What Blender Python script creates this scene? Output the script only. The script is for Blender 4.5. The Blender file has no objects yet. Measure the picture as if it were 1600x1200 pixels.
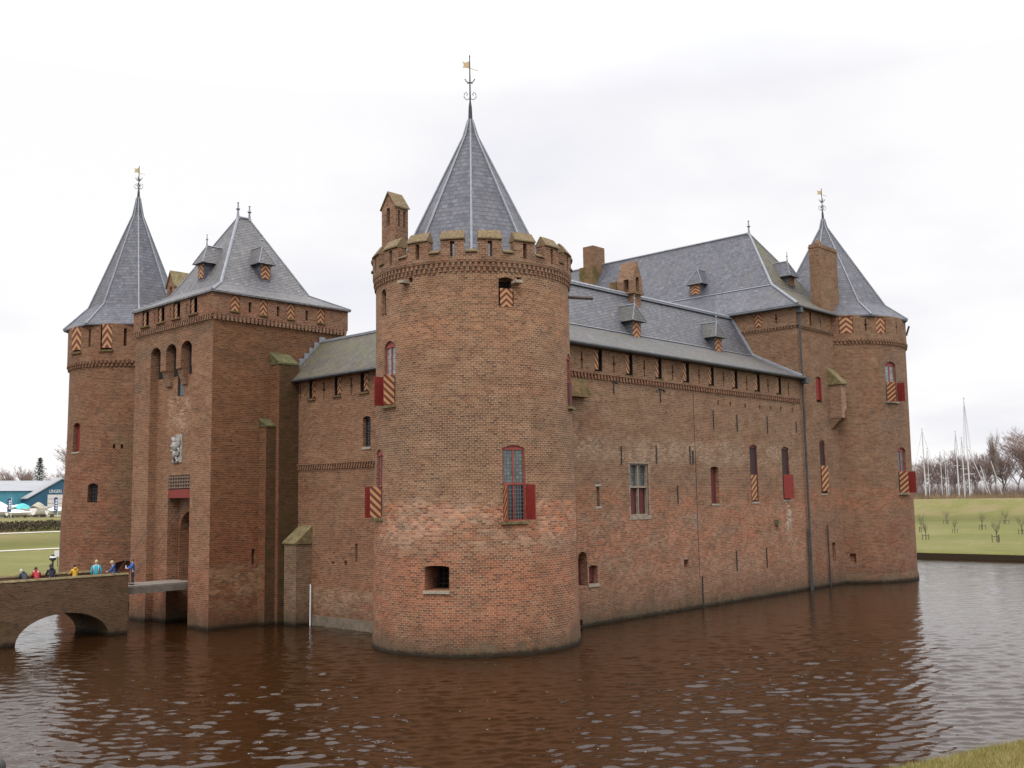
import bpy, bmesh, math, random
from mathutils import Vector, Matrix, noise as mnoise
R = math.radians
random.seed(7)
S = bpy.context.scene
C = S.collection
# ---------------- camera ----------------
F_PX = 1570.0
CXP, CYP = 800.0, 600.0
RX = Vector((0.68424692, -0.07027401, -0.72585654))
RY = Vector((-0.72905997, -0.08866519, -0.67868258))
RZ = Vector((-0.01666446, 0.99357941, -0.11190285))
M3 = Matrix((RX, RY, RZ))
EYE = Vector((0, 0, 8.0))
cd = bpy.data.cameras.new('camera'); cam = bpy.data.objects.new('camera', cd); C.objects.link(cam)
cam.matrix_world = Matrix.Translation(EYE) @ M3.to_4x4()
cd.sensor_width = 36; cd.lens = 36*F_PX/1600; cd.clip_end = 5000; cd.clip_start = .1
S.camera = cam
# ---------------- world, sun, exposure ----------------
w = bpy.data.worlds.new("World"); S.world = w; w.use_nodes = True
nt = w.node_tree; nt.nodes.clear()
def N(t, typ, **kw):
    n = t.nodes.new(typ)
    for k, v in kw.items(): setattr(n, k, v)
    return n
out = N(nt, 'ShaderNodeOutputWorld'); bg = N(nt, 'ShaderNodeBackground')
tc = N(nt, 'ShaderNodeTexCoord'); sep = N(nt, 'ShaderNodeSeparateXYZ')
nt.links.new(tc.outputs['Generated'], sep.inputs[0])
# flattened cloud deck coordinates: direction / (z + .25)
add = N(nt, 'ShaderNodeMath', operation='ADD'); nt.links.new(sep.outputs[2], add.inputs[0]); add.inputs[1].default_value = .22
mx = N(nt, 'ShaderNodeMath', operation='MAXIMUM'); nt.links.new(add.outputs[0], mx.inputs[0]); mx.inputs[1].default_value = .05
dv = N(nt, 'ShaderNodeVectorMath', operation='DIVIDE'); nt.links.new(tc.outputs['Generated'], dv.inputs[0])
cb = N(nt, 'ShaderNodeCombineXYZ')
for i in range(3): nt.links.new(mx.outputs[0], cb.inputs[i])
nt.links.new(cb.outputs[0], dv.inputs[1])
no = N(nt, 'ShaderNodeTexNoise'); no.inputs['Scale'].default_value = 1.15; no.inputs['Detail'].default_value = 5; no.inputs['Roughness'].default_value = .5
nt.links.new(dv.outputs[0], no.inputs['Vector'])
cr = N(nt, 'ShaderNodeValToRGB'); e = cr.color_ramp.elements
e[0].position = .34; e[0].color = (.86, .86, .91, 1); e[1].position = .54; e[1].color = (1.0, .985, .99, 1)
nt.links.new(no.outputs['Fac'], cr.inputs[0])
mr = N(nt, 'ShaderNodeMapRange'); mr.inputs['From Min'].default_value = .38; mr.inputs['From Max'].default_value = 1.0
mr.inputs['To Min'].default_value = 1.0; mr.inputs['To Max'].default_value = 3.3
nt.links.new(sep.outputs[2], mr.inputs['Value'])
# soft blue-grey clear-sky share from the sky texture, under the cloud deck
sky = N(nt, 'ShaderNodeTexSky', sky_type='NISHITA', sun_disc=False); sky.sun_elevation = R(42); sky.sun_rotation = R(205)
skm = N(nt, 'ShaderNodeMixRGB', blend_type='MIX'); skm.inputs[0].default_value = .004
nt.links.new(cr.outputs[0], skm.inputs[1]); nt.links.new(sky.outputs[0], skm.inputs[2])
nt.links.new(skm.outputs[0], bg.inputs[0]); nt.links.new(mr.outputs[0], bg.inputs[1]); nt.links.new(bg.outputs[0], out.inputs[0])
sl = bpy.data.lights.new('sun', 'SUN'); sl.energy = 1.2; sl.angle = R(22); sl.color = (1, .96, .9)
so = bpy.data.objects.new('sun', sl); C.objects.link(so)
sun_dir = Vector((-.62, -.42, .80)).normalized()
so.rotation_euler = sun_dir.to_track_quat('Z', 'Y').to_euler(); so.location = (0, 0, 60)
S.view_settings.view_transform = 'Standard'; S.view_settings.look = 'None'; S.view_settings.exposure = 0.0
S.render.engine = 'CYCLES'

# ---------------- measuring helpers: photo direction -> point on a real surface ----------------
def ray(px, py):
    return M3 @ Vector((px-CXP, -(py-CYP), -F_PX))
def onX(px, py, X):
    r = ray(px, py); return EYE + r*((X-EYE.x)/r.x)
def onY(px, py, Y):
    r = ray(px, py); return EYE + r*((Y-EYE.y)/r.y)
def onZ(px, py, Z=0):
    r = ray(px, py); return EYE + r*((Z-EYE.z)/r.z)
def onC(px, py, c, rad):
    v = ray(px, py); a = v.x**2+v.y**2; b = -2*(v.x*c[0]+v.y*c[1]); k = c[0]**2+c[1]**2-rad*rad
    D = b*b-4*a*k; t = (-b-math.sqrt(max(D, 0)))/2/a
    P = EYE+v*t
    return math.atan2(P.y-c[1], P.x-c[0]), P.z

# ---------------- materials ----------------
MATS = {}
def mat(name, rough=.8, col=None, metal=0.0, spec=None):
    m = bpy.data.materials.new(name); m.use_nodes = True
    b = m.node_tree.nodes['Principled BSDF']; b.inputs['Roughness'].default_value = rough; b.inputs['Metallic'].default_value = metal
    if col: b.inputs['Base Color'].default_value = (*col, 1)
    if spec is not None: b.inputs['Specular IOR Level'].default_value = spec
    MATS[name] = m
    return m, m.node_tree, b
def lk(t, a, b): t.links.new(a, b)
def ramp(t, fac, stops, interp='LINEAR'):
    r = N(t, 'ShaderNodeValToRGB'); r.color_ramp.interpolation = interp
    el = r.color_ramp.elements
    while len(el) < len(stops): el.new(.5)
    for q, (p, c) in zip(el, stops): q.position = p; q.color = (*c, 1) if len(c) == 3 else c
    lk(t, fac, r.inputs[0]); return r.outputs[0]
def nz(t, vec, scale, detail=3, rough=.55, dim='3D'):
    n = N(t, 'ShaderNodeTexNoise'); n.noise_dimensions = dim
    n.inputs['Scale'].default_value = scale; n.inputs['Detail'].default_value = detail; n.inputs['Roughness'].default_value = rough
    if vec is not None: lk(t, vec, n.inputs['Vector'])
    return n.outputs['Fac']
def mp(t, vec, sc=(1, 1, 1), rot=(0, 0, 0), loc=(0, 0, 0)):
    n = N(t, 'ShaderNodeMapping'); n.inputs['Scale'].default_value = sc; n.inputs['Rotation'].default_value = rot; n.inputs['Location'].default_value = loc
    lk(t, vec, n.inputs['Vector']); return n.outputs[0]
def mix(t, f, a, b, mode='MIX'):
    n = N(t, 'ShaderNodeMixRGB', blend_type=mode)
    for i, v in enumerate((f, a, b)):
        if isinstance(v, (int, float)): n.inputs[i].default_value = v
        elif isinstance(v, tuple): n.inputs[i].default_value = (*v, 1)
        else: lk(t, v, n.inputs[i])
    return n.outputs[0]
def mth(t, op, a, b=None, clamp=False):
    n = N(t, 'ShaderNodeMath', operation=op); n.use_clamp = clamp
    for i, v in enumerate((a, b)):
        if v is None: continue
        if isinstance(v, (int, float)): n.inputs[i].default_value = v
        else: lk(t, v, n.inputs[i])
    return n.outputs[0]
def mrange(t, v, a, b, c=0., d=1.):
    n = N(t, 'ShaderNodeMapRange'); n.inputs[1].default_value = a; n.inputs[2].default_value = b; n.inputs[3].default_value = c; n.inputs[4].default_value = d
    lk(t, v, n.inputs[0]); return n.outputs[0]
def bump(t, b, h, strength=.5, dist=.02):
    n = N(t, 'ShaderNodeBump'); n.inputs['Strength'].default_value = strength; n.inputs['Distance'].default_value = dist
    lk(t, h, n.inputs['Height']); lk(t, n.outputs[0], b.inputs['Normal'])

def brick(name, seed=0., tint=(1, 1, 1), redz=9., red=.8, mort=(.50, .40, .30), moss=0., dark=0., row=.118, wid=.29, base=True, redlow=True, stains=(), rowdark=.80, damp_amt=1.):
    m, t, b = mat(name, .92, spec=.25)
    c = N(t, 'ShaderNodeTexCoord')
    P = mp(t, c.outputs['Object'], loc=(seed*13.1, seed*7.7, 0))
    uvn = N(t, 'ShaderNodeTexNoise'); uvn.inputs['Scale'].default_value = 1.3; uvn.inputs['Detail'].default_value = 2; lk(t, c.outputs['UV'], uvn.inputs['Vector'])
    sub = N(t, 'ShaderNodeVectorMath', operation='SUBTRACT'); lk(t, uvn.outputs['Color'], sub.inputs[0]); sub.inputs[1].default_value = (.5, .5, .5)
    scl = N(t, 'ShaderNodeVectorMath', operation='MULTIPLY'); lk(t, sub.outputs[0], scl.inputs[0]); scl.inputs[1].default_value = (.05, .030, 0)
    ad = N(t, 'ShaderNodeVectorMath', operation='ADD'); lk(t, c.outputs['UV'], ad.inputs[0]); lk(t, scl.outputs[0], ad.inputs[1])
    s0 = N(t, 'ShaderNodeSeparateXYZ'); lk(t, ad.outputs[0], s0.inputs[0])
    vr = mth(t, 'DIVIDE', s0.outputs[1], row); ri = mth(t, 'FLOOR', vr); fv = mth(t, 'FRACT', vr)
    wn0 = N(t, 'ShaderNodeTexWhiteNoise'); wn0.noise_dimensions = '1D'; lk(t, ri, wn0.inputs['W'])
    odd = mth(t, 'MULTIPLY', mth(t, 'FRACT', mth(t, 'MULTIPLY', ri, .5)), 1.0)
    ur = mth(t, 'ADD', mth(t, 'ADD', mth(t, 'DIVIDE', s0.outputs[0], wid), odd), mth(t, 'MULTIPLY', wn0.outputs['Value'], .22))
    ci = mth(t, 'FLOOR', ur); fu = mth(t, 'FRACT', ur)
    cx_ = N(t, 'ShaderNodeCombineXYZ'); lk(t, ci, cx_.inputs[0]); lk(t, ri, cx_.inputs[1])
    wn = N(t, 'ShaderNodeTexWhiteNoise'); wn.noise_dimensions = '2D'; lk(t, cx_.outputs[0], wn.inputs['Vector'])
    rnd = mth(t, 'ADD', mth(t, 'MULTIPLY', mth(t, 'SUBTRACT', wn.outputs['Value'], .5), .62), .52)
    cq = N(t, 'ShaderNodeCombineXYZ'); lk(t, mth(t, 'MULTIPLY', ci, wid), cq.inputs[0]); lk(t, mth(t, 'MULTIPLY', ri, row*1.5), cq.inputs[1]); cq.inputs[2].default_value = seed*3.3; Q = cq.outputs[0]
    eu = mth(t, 'MULTIPLY', mth(t, 'MINIMUM', fu, mth(t, 'SUBTRACT', 1., fu)), wid); ev = mth(t, 'MULTIPLY', mth(t, 'MINIMUM', fv, mth(t, 'SUBTRACT', 1., fv)), row)
    mfac = mrange(t, mth(t, 'MINIMUM', eu, ev), .008, .019, 1., 0.)
    mcol0 = tuple(v*.9 for v in mort)
    tan = ramp(t, rnd, [(0, (.10, .06, .04)), (.18, (.19, .108, .066)), (.5, (.25, .145, .085)), (.75, (.30, .185, .112)), (1, (.36, .245, .16))])
    redc = ramp(t, rnd, [(0, (.085, .048, .036)), (.2, (.16, .075, .048)), (.45, (.27, .10, .055)), (.7, (.33, .135, .072)), (.85, (.30, .19, .125)), (1, (.38, .28, .20))])
    big = nz(t, P, .22, 4, .6)
    mid = nz(t, P, .9, 4, .65)
    sz = N(t, 'ShaderNodeSeparateXYZ'); lk(t, c.outputs['Object'], sz.inputs[0])
    z = sz.outputs[2]
    hz = mrange(t, mth(t, 'ADD', z, mth(t, 'MULTIPLY', big, 5.)), redz+2.5-1.5, redz+2.5+2., 1., 0.)
    k = mth(t, 'MULTIPLY', hz, red, True) if redlow else mth(t, 'MULTIPLY', red, 1., True)
    patch = mrange(t, nz(t, mp(t, Q, loc=(5, 9, 3)), .28, 5, .68), .50, .60)
    k = mth(t, 'ADD', k, mth(t, 'MULTIPLY', patch, .42 if red > .3 else .2), True)
    col = mix(t, k, tan, redc)
    # worn, lighter and darker areas
    pale = mrange(t, nz(t, mp(t, Q, loc=(31, 2, 8)), .50, 6, .75), .56, .66)
    col = mix(t, mth(t, 'MULTIPLY', pale, .38), col, (.36, .27, .20))
    dk = mrange(t, nz(t, mp(t, P, loc=(1, 22, 18)), .33, 5, .7), .56, .75)
    dkm = mth(t, 'MULTIPLY', dk, .45)
    mort = tuple(v*1.22 for v in mort); BR = .84
    mcol = mix(t, mid, (mort[0]*.62, mort[1]*.60, mort[2]*.58), mort)
    ms = mrange(t, nz(t, mp(t, P, loc=(7, 7, 7)), .8, 3), .3, .62, .45, 1.)
    odd_ = N(t, 'ShaderNodeTexWhiteNoise'); odd_.noise_dimensions = '3D'; lk(t, Q, odd_.inputs['Vector'])
    col = mix(t, mth(t, 'MULTIPLY', mth(t, 'GREATER_THAN', odd_.outputs['Value'], .93), .6), col, (.075, .05, .042))
    col = mix(t, mth(t, 'MULTIPLY', mfac, ms), col, mcol)
    # open, weathered joints: dark beds and painted joint shade in places
    sv = N(t, 'ShaderNodeSeparateXYZ'); lk(t, ad.outputs[0], sv.inputs[0])
    fr = mth(t, 'FRACT', mth(t, 'DIVIDE', sv.outputs[1], row))
    line = mrange(t, mth(t, 'ABSOLUTE', mth(t, 'SUBTRACT', fr, .80)), .09, .24, 1., 0.)
    rz = nz(t, mp(t, c.outputs['UV'], sc=(.5, 1.6, 1)), 1.0, 4, .75)
    lw = mrange(t, rz, .36, .58, .35, 1.)
    col = mix(t, mth(t, 'MULTIPLY', mth(t, 'MULTIPLY', line, lw), rowdark), col, (.045, .028, .02))
    for (ax, c0_, hw_, za_, zb_, sc_, am_) in stains:
        if ax == 'z': d_ = mrange(t, z, za_, za_+.8, 0., 1.)
        else: d_ = mrange(t, mth(t, 'ABSOLUTE', mth(t, 'SUBTRACT', sz.outputs[0 if ax == 'x' else 1], c0_)), hw_*.4, hw_, 1., 0.)
        e_ = mth(t, 'MULTIPLY', mrange(t, z, za_, za_+(zb_-za_)*.35, 0., 1.), mrange(t, z, zb_-(zb_-za_)*.15, zb_, 1., 0.))
        q_ = mth(t, 'MULTIPLY', mth(t, 'MULTIPLY', d_, e_), mrange(t, nz(t, mp(t, Q, loc=(c0_, za_, 1)), .55, 6, .8), .44, .54))
        vv = N(t, 'ShaderNodeCombineXYZ'); rv_ = mth(t, 'ADD', mth(t, 'MULTIPLY', wn.outputs['Value'], .9), .5)
        for i_ in range(3): lk(t, rv_, vv.inputs[i_])
        sc2 = mix(t, mth(t, 'SUBTRACT', 1., mth(t, 'MULTIPLY', mfac, .8)), mcol0, mix(t, 1., sc_, vv.outputs[0], 'MULTIPLY'))
        col = mix(t, mth(t, 'MULTIPLY', q_, am_), col, sc2)
    col = mix(t, dkm, col, (.07, .055, .04))
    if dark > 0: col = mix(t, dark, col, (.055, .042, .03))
    speck = mrange(t, nz(t, c.outputs['UV'], 9., 2), .71, .76)
    col = mix(t, mth(t, 'MULTIPLY', speck, .55), col, (.55, .50, .43))
    if moss > 0:
        mm = mrange(t, nz(t, mp(t, P, loc=(3, 3, 30)), 1.2, 4, .65), .62-moss*.5, .82-moss*.5)
        col = mix(t, mm, col, mix(t, mid, (.045, .05, .018), (.15, .14, .05)))
    if base:
        al = mrange(t, mth(t, 'SUBTRACT', z, mth(t, 'MULTIPLY', mth(t, 'ADD', mid, nz(t, mp(t, c.outputs['UV'], sc=(1, .25, 1)), 2.2, 5, .75)), 1.9)), -1.75, -.95, .85*damp_amt, 0.)
        col = mix(t, al, col, mix(t, mrange(t, mid, .35, .65), (.050, .043, .022), (.17, .145, .095)))
        damp = mrange(t, mth(t, 'SUBTRACT', z, mth(t, 'MULTIPLY', nz(t, mp(t, c.outputs['UV'], sc=(1, .3, 1)), 1.1, 4, .7), 3.2)), -1.2, .6, .34*damp_amt, 0.)
        col = mix(t, damp, col, (.06, .045, .033))
        wet = mrange(t, mth(t, 'SUBTRACT', z, mth(t, 'MULTIPLY', nz(t, c.outputs['UV'], 3., 4, .7), .45)), -.12, .08, .9, 0.)
        col = mix(t, wet, col, (.016, .014, .01))
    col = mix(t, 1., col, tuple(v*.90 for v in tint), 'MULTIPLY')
    lk(t, col, b.inputs['Base Color'])
    h = mth(t, 'SUBTRACT', mth(t, 'MULTIPLY', nz(t, c.outputs['UV'], 22., 2), .5), mfac)
    bump(t, b, h, .55, .03)
    return m

def slate(name, c0, c1, moss=0., rough=.5, row=.30, wid=.36, ang=0., patch=(.09, .085, .08)):
    m, t, b = mat(name, rough, spec=.5)
    c = N(t, 'ShaderNodeTexCoord'); V = mp(t, c.outputs['UV'], rot=(0, 0, ang))
    B = N(t, 'ShaderNodeTexBrick'); B.inputs['Scale'].default_value = 1; B.inputs['Brick Width'].default_value = wid; B.inputs['Row Height'].default_value = row
    B.inputs['Mortar Size'].default_value = .022; B.inputs['Mortar Smooth'].default_value = .6; B.inputs['Color1'].default_value = (0, 0, 0, 1); B.inputs['Color2'].default_value = (1, 1, 1, 1)
    lk(t, V, B.inputs['Vector'])
    col = ramp(t, B.outputs['Color'], [(0, c0), (1, c1)])
    pn = mrange(t, nz(t, c.outputs['Object'], .5, 5, .65), .42, .7)
    col = mix(t, mth(t, 'MULTIPLY', pn, .55), col, patch)
    dn = mrange(t, nz(t, mp(t, c.outputs['Object'], loc=(9, 4, 2)), .35, 5, .7), .46, .68)
    col = mix(t, mth(t, 'MULTIPLY', dn, .38), col, (.05, .05, .06))
    sl = N(t, 'ShaderNodeTexWhiteNoise'); sl.noise_dimensions = '3D'; lk(t, B.outputs['Color'], sl.inputs['Vector'])
    col = mix(t, mth(t, 'MULTIPLY', mth(t, 'GREATER_THAN', sl.outputs['Value'], .972), .32), col, (c1[0]*1.9, c1[1]*1.9, c1[2]*1.85))
    ms2 = mrange(t, nz(t, mp(t, c.outputs['Object'], loc=(3, 14, 2)), 1.1, 5, .75), .60, .74)
    col = mix(t, mth(t, 'MULTIPLY', ms2, .5), col, (.13, .125, .06))
    st = mrange(t, nz(t, mp(t, c.outputs['UV'], sc=(3, .25, 1)), 1.2, 3, .6), .5, .8)
    col = mix(t, mth(t, 'MULTIPLY', st, .3), col, (c1[0]*1.5, c1[1]*1.5, c1[2]*1.5))
    if moss:
        mm = mrange(t, nz(t, c.outputs['Object'], .8, 5, .7), .60-moss*.4, .85-moss*.4)
        col = mix(t, mm, col, (.10, .10, .035))
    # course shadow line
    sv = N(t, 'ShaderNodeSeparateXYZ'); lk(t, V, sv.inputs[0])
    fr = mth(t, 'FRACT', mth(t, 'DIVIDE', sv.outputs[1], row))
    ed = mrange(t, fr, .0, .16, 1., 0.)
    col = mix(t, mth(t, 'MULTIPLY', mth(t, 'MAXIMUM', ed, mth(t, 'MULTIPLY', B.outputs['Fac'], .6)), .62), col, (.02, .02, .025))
    lk(t, col, b.inputs['Base Color'])
    h = mth(t, 'ADD', mth(t, 'MULTIPLY', fr, -1.), mth(t, 'MULTIPLY', B.outputs['Color'], .25))
    bump(t, b, h, .6, .05)
    lk(t, mrange(t, nz(t, c.outputs['Object'], 2.5, 3), .3, .7, rough-.1, rough+.15), b.inputs['Roughness'])
    return m

O_, PL, DK, WH = (.40, .12, .055), (.44, .36, .28), (.07, .05, .035), (.52, .47, .42)
brick('brick_front', 0, (1.08, .98, .90), redz=6.8, red=.62, mort=(.56, .44, .33), rowdark=.9, stains=(('z', 0, 0, 5.4, 8.0, O_, .75), ('z', 7, 0, 4.6, 8.2, PL, .38), ('z', 14, 0, .3, 5.5, O_, .35), ('z', 3, 0, 8.6, 13.5, DK, .40), ('z', 9, 0, 15.5, 19.5, (.36, .17, .09), .45)))
brick('brick_parapet', 1, (1.0, .95, .9), red=.40, redlow=False, mort=(.52, .42, .32), base=False)
brick('brick_wing', 2, (.98, .91, .84), redz=7.0, red=.60, mort=(.50, .40, .31), stains=(('x', 75.3, .55, 4.0, 8.3, WH, 1.), ('z', 2, 0, 9.6, 12.0, PL, .35), ('z', 5, 0, .5, 7.5, PL, .25), ('z', 11, 0, 1.0, 9.0, O_, .42)))
brick('brick_wing_top', 3, (.95, .84, .78), red=.38, redlow=False, mort=(.46, .36, .28), base=False)
brick('brick_gate_front', 4, (1.05, .89, .78), redz=5.0, red=.75, mort=(.50, .39, .30), stains=(('y', 68, 2.2, 13, 19.5, DK, .7), ('y', 63, 1.8, 12.5, 15.5, PL, .7), ('z', 0, 0, 17.2, 20.5, DK, .6)))
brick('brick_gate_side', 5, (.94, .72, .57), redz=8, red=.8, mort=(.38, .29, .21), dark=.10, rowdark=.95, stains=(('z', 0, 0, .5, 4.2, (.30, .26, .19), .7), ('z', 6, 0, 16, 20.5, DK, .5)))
brick('brick_curtain', 6, (1.04, .88, .78), redz=4.0, red=.40, mort=(.50, .40, .31), stains=(('z', 0, 0, .3, 2.5, (.30, .24, .17), .7),))
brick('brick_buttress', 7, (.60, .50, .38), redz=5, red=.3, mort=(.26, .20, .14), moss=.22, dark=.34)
brick('brick_pale', 8, (.92, .88, .82), redz=2.0, red=.2, mort=(.52, .46, .36))
brick('brick_left', 9, (.96, .80, .70), redz=12.0, red=.55, mort=(.40, .32, .25), rowdark=.9, stains=(('y', 77.5, 1.8, 3, 15, (.12, .10, .05), .75),))
brick('brick_right', 10, (.94, .86, .80), redz=5.0, red=.70, mort=(.48, .38, .29), stains=(('x', 89.5, 1.7, 10.5, 21, (.13, .10, .085), .85), ('z', 4, 0, 5.8, 8.5, O_, .45)))
brick('brick_chimney', 11, (.92, .86, .80), red=.15, redlow=False, base=False)
brick('brick_bridge', 12, (.64, .58, .50), redz=0, red=.1, mort=(.34, .30, .24), dark=.10, moss=.10, row=.10, wid=.26, damp_amt=.35)
brick('brick_cap', 13, (.95, .90, .78), red=.1, redlow=False, moss=.36, base=False, mort=(.36, .30, .18))
brick('brick_whitewash', 14, (1.15, 1.06, 1.0), red=.1, redlow=False, base=False, mort=(.6, .5, .42))
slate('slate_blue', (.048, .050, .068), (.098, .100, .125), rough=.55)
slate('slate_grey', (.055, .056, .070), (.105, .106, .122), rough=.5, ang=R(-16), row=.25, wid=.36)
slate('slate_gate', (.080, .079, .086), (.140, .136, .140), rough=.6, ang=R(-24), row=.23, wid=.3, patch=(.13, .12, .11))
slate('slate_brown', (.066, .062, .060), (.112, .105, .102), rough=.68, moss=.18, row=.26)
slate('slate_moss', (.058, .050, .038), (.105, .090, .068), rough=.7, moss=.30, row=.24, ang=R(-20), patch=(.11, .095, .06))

def simple(name, col, rough=.7, var=.25, scale=4., metal=0., bmp=0.):
    m, t, b = mat(name, rough, None, metal)
    c = N(t, 'ShaderNodeTexCoord')
    n = nz(t, c.outputs['Object'], scale, 4, .6)
    lk(t, mix(t, mrange(t, n, .3, .7), tuple(v*(1-var) for v in col), tuple(min(1, v*(1+var)) for v in col)), b.inputs['Base Color'])
    if bmp: bump(t, b, n, bmp, .03)
    return m
simple('lead', (.215, .23, .26), .45, .2, 3.)
simple('dark_iron', (.03, .03, .032), .55, .3, 6.)
simple('gutter_dark', (.05, .055, .06), .5, .3, 2.)
simple('pipe_grey', (.05, .052, .055), .8, .3, 1.5)
simple('red_paint', (.19, .018, .013), .55, .22, 5.)
simple('frame_red', (.27, .05, .04), .6, .25, 5.)
simple('deep_red', (.10, .018, .018), .6, .3, 5.)
simple('stone', (.30, .255, .195), .85, .3, 3., bmp=.4)
simple('stone_white', (.30, .285, .26), .85, .3, 5., bmp=.5)
simple('stone_frame', (.25, .205, .155), .85, .3, 5., bmp=.4)
simple('void_brown', (.030, .013, .012), .7, .3, 3.)
simple('moss_cap', (.085, .080, .032), .95, .5, 4., bmp=.7)
simple('straw_cap', (.165, .118, .062), .95, .45, 9., bmp=.8)
simple('moss_stone', (.17, .135, .065), .95, .5, 3.5, bmp=.6)
simple('gold', (.50, .37, .18), .5, .15, 4.)
simple('black_void', (.012, .010, .010), .9, .3, 1.)
simple('wood_dark', (.07, .055, .045), .8, .35, 3., bmp=.3)
simple('wood_brown', (.15, .10, .07), .8, .3, 3.); simple('mud_stone', (.15, .12, .085), .9, .35, 2.5, bmp=.4)
simple('concrete_deck', (.20, .17, .14), .85, .2, 2., bmp=.2)
simple('timber_grey', (.14, .12, .10), .85, .3, 2., bmp=.3)
simple('white_hull', (.78, .78, .76), .35, .06, 1.)
simple('mast_white', (.55, .55, .56), .4, .08, 1.)
simple('teal_cover', (.08, .42, .42), .7, .15, 1.)
simple('blue_cover', (.05, .09, .25), .7, .2, 1.)
simple('twig', (.20, .16, .14), .9, .35, .4)
simple('twig_red', (.23, .165, .145), .9, .35, .4)
simple('bark', (.10, .08, .065), .9, .3, 2.)
simple('white_paint', (.75, .76, .78), .5, .06, 2.)
simple('pale_door', (.62, .60, .58), .6, .1, 2.)
simple('conifer', (.035, .06, .04), .9, .4, .6)

def striped(name, chevron, c0=(.15, .022, .012), c1=(.52, .29, .12), freq=3.0, slant=1.0):
    m, t, b = mat(name, .6)
    c = N(t, 'ShaderNodeTexCoord'); s = N(t, 'ShaderNodeSeparateXYZ'); lk(t, c.outputs['UV'], s.inputs[0])
    u, v = s.outputs[0], s.outputs[1]
    if chevron: a = mth(t, 'ABSOLUTE', mth(t, 'SUBTRACT', u, .5))
    else: a = u
    f = mth(t, 'FRACT', mth(t, 'ADD', mth(t, 'MULTIPLY', v, freq), mth(t, 'MULTIPLY', a, slant)))
    k = mth(t, 'GREATER_THAN', f, .5)
    n = nz(t, c.outputs['Object'], 3., 4)
    col = mix(t, k, mix(t, n, tuple(x*.6 for x in c0), c0), mix(t, n, tuple(x*.6 for x in c1), c1))
    grain = nz(t, mp(t, c.outputs['UV'], sc=(14, .6, 1)), 2., 3)
    col = mix(t, mth(t, 'MULTIPLY', mrange(t, grain, .5, .7), .4), col, (.10, .06, .035))
    lk(t, col, b.inputs['Base Color'])
striped('chevron_paint', True, freq=3., slant=2.0)
striped('stripe_paint', False, freq=4.2, slant=1.4)
striped('stripe_paint_rev', False, freq=4.2, slant=-1.4)
striped('stripe_hatch', False, freq=2.8, slant=1.1)

def glass(name, c0, c1, wid, row, lead=(.035, .04, .04), rough=.15):
    m, t, b = mat(name, rough, spec=.6)
    c = N(t, 'ShaderNodeTexCoord')
    B = N(t, 'ShaderNodeTexBrick'); B.offset = 0; B.inputs['Scale'].default_value = 1; B.inputs['Brick Width'].default_value = wid; B.inputs['Row Height'].default_value = row
    B.inputs['Mortar Size'].default_value = .014; B.inputs['Color1'].default_value = (0, 0, 0, 1); B.inputs['Color2'].default_value = (1, 1, 1, 1)
    lk(t, c.outputs['UV'], B.inputs['Vector'])
    col = ramp(t, B.outputs['Color'], [(0, c0), (1, c1)])
    col = mix(t, mrange(t, nz(t, c.outputs['UV'], 5., 4), .4, .7), col, tuple(v*.45 for v in c1))
    lk(t, mix(t, B.outputs['Fac'], col, lead), b.inputs['Base Color'])
    bump(t, b, B.outputs['Color'], .5, .02)
glass('glass_leaded', (.06, .075, .07), (.17, .20, .19), .17, .19)
glass('glass_pale', (.16, .17, .17), (.30, .31, .31), .45, .30, lead=(.08, .08, .08))
glass('glass_dark', (.006, .008, .01), (.02, .024, .03), .15, .2, lead=(.12, .14, .15))

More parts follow.
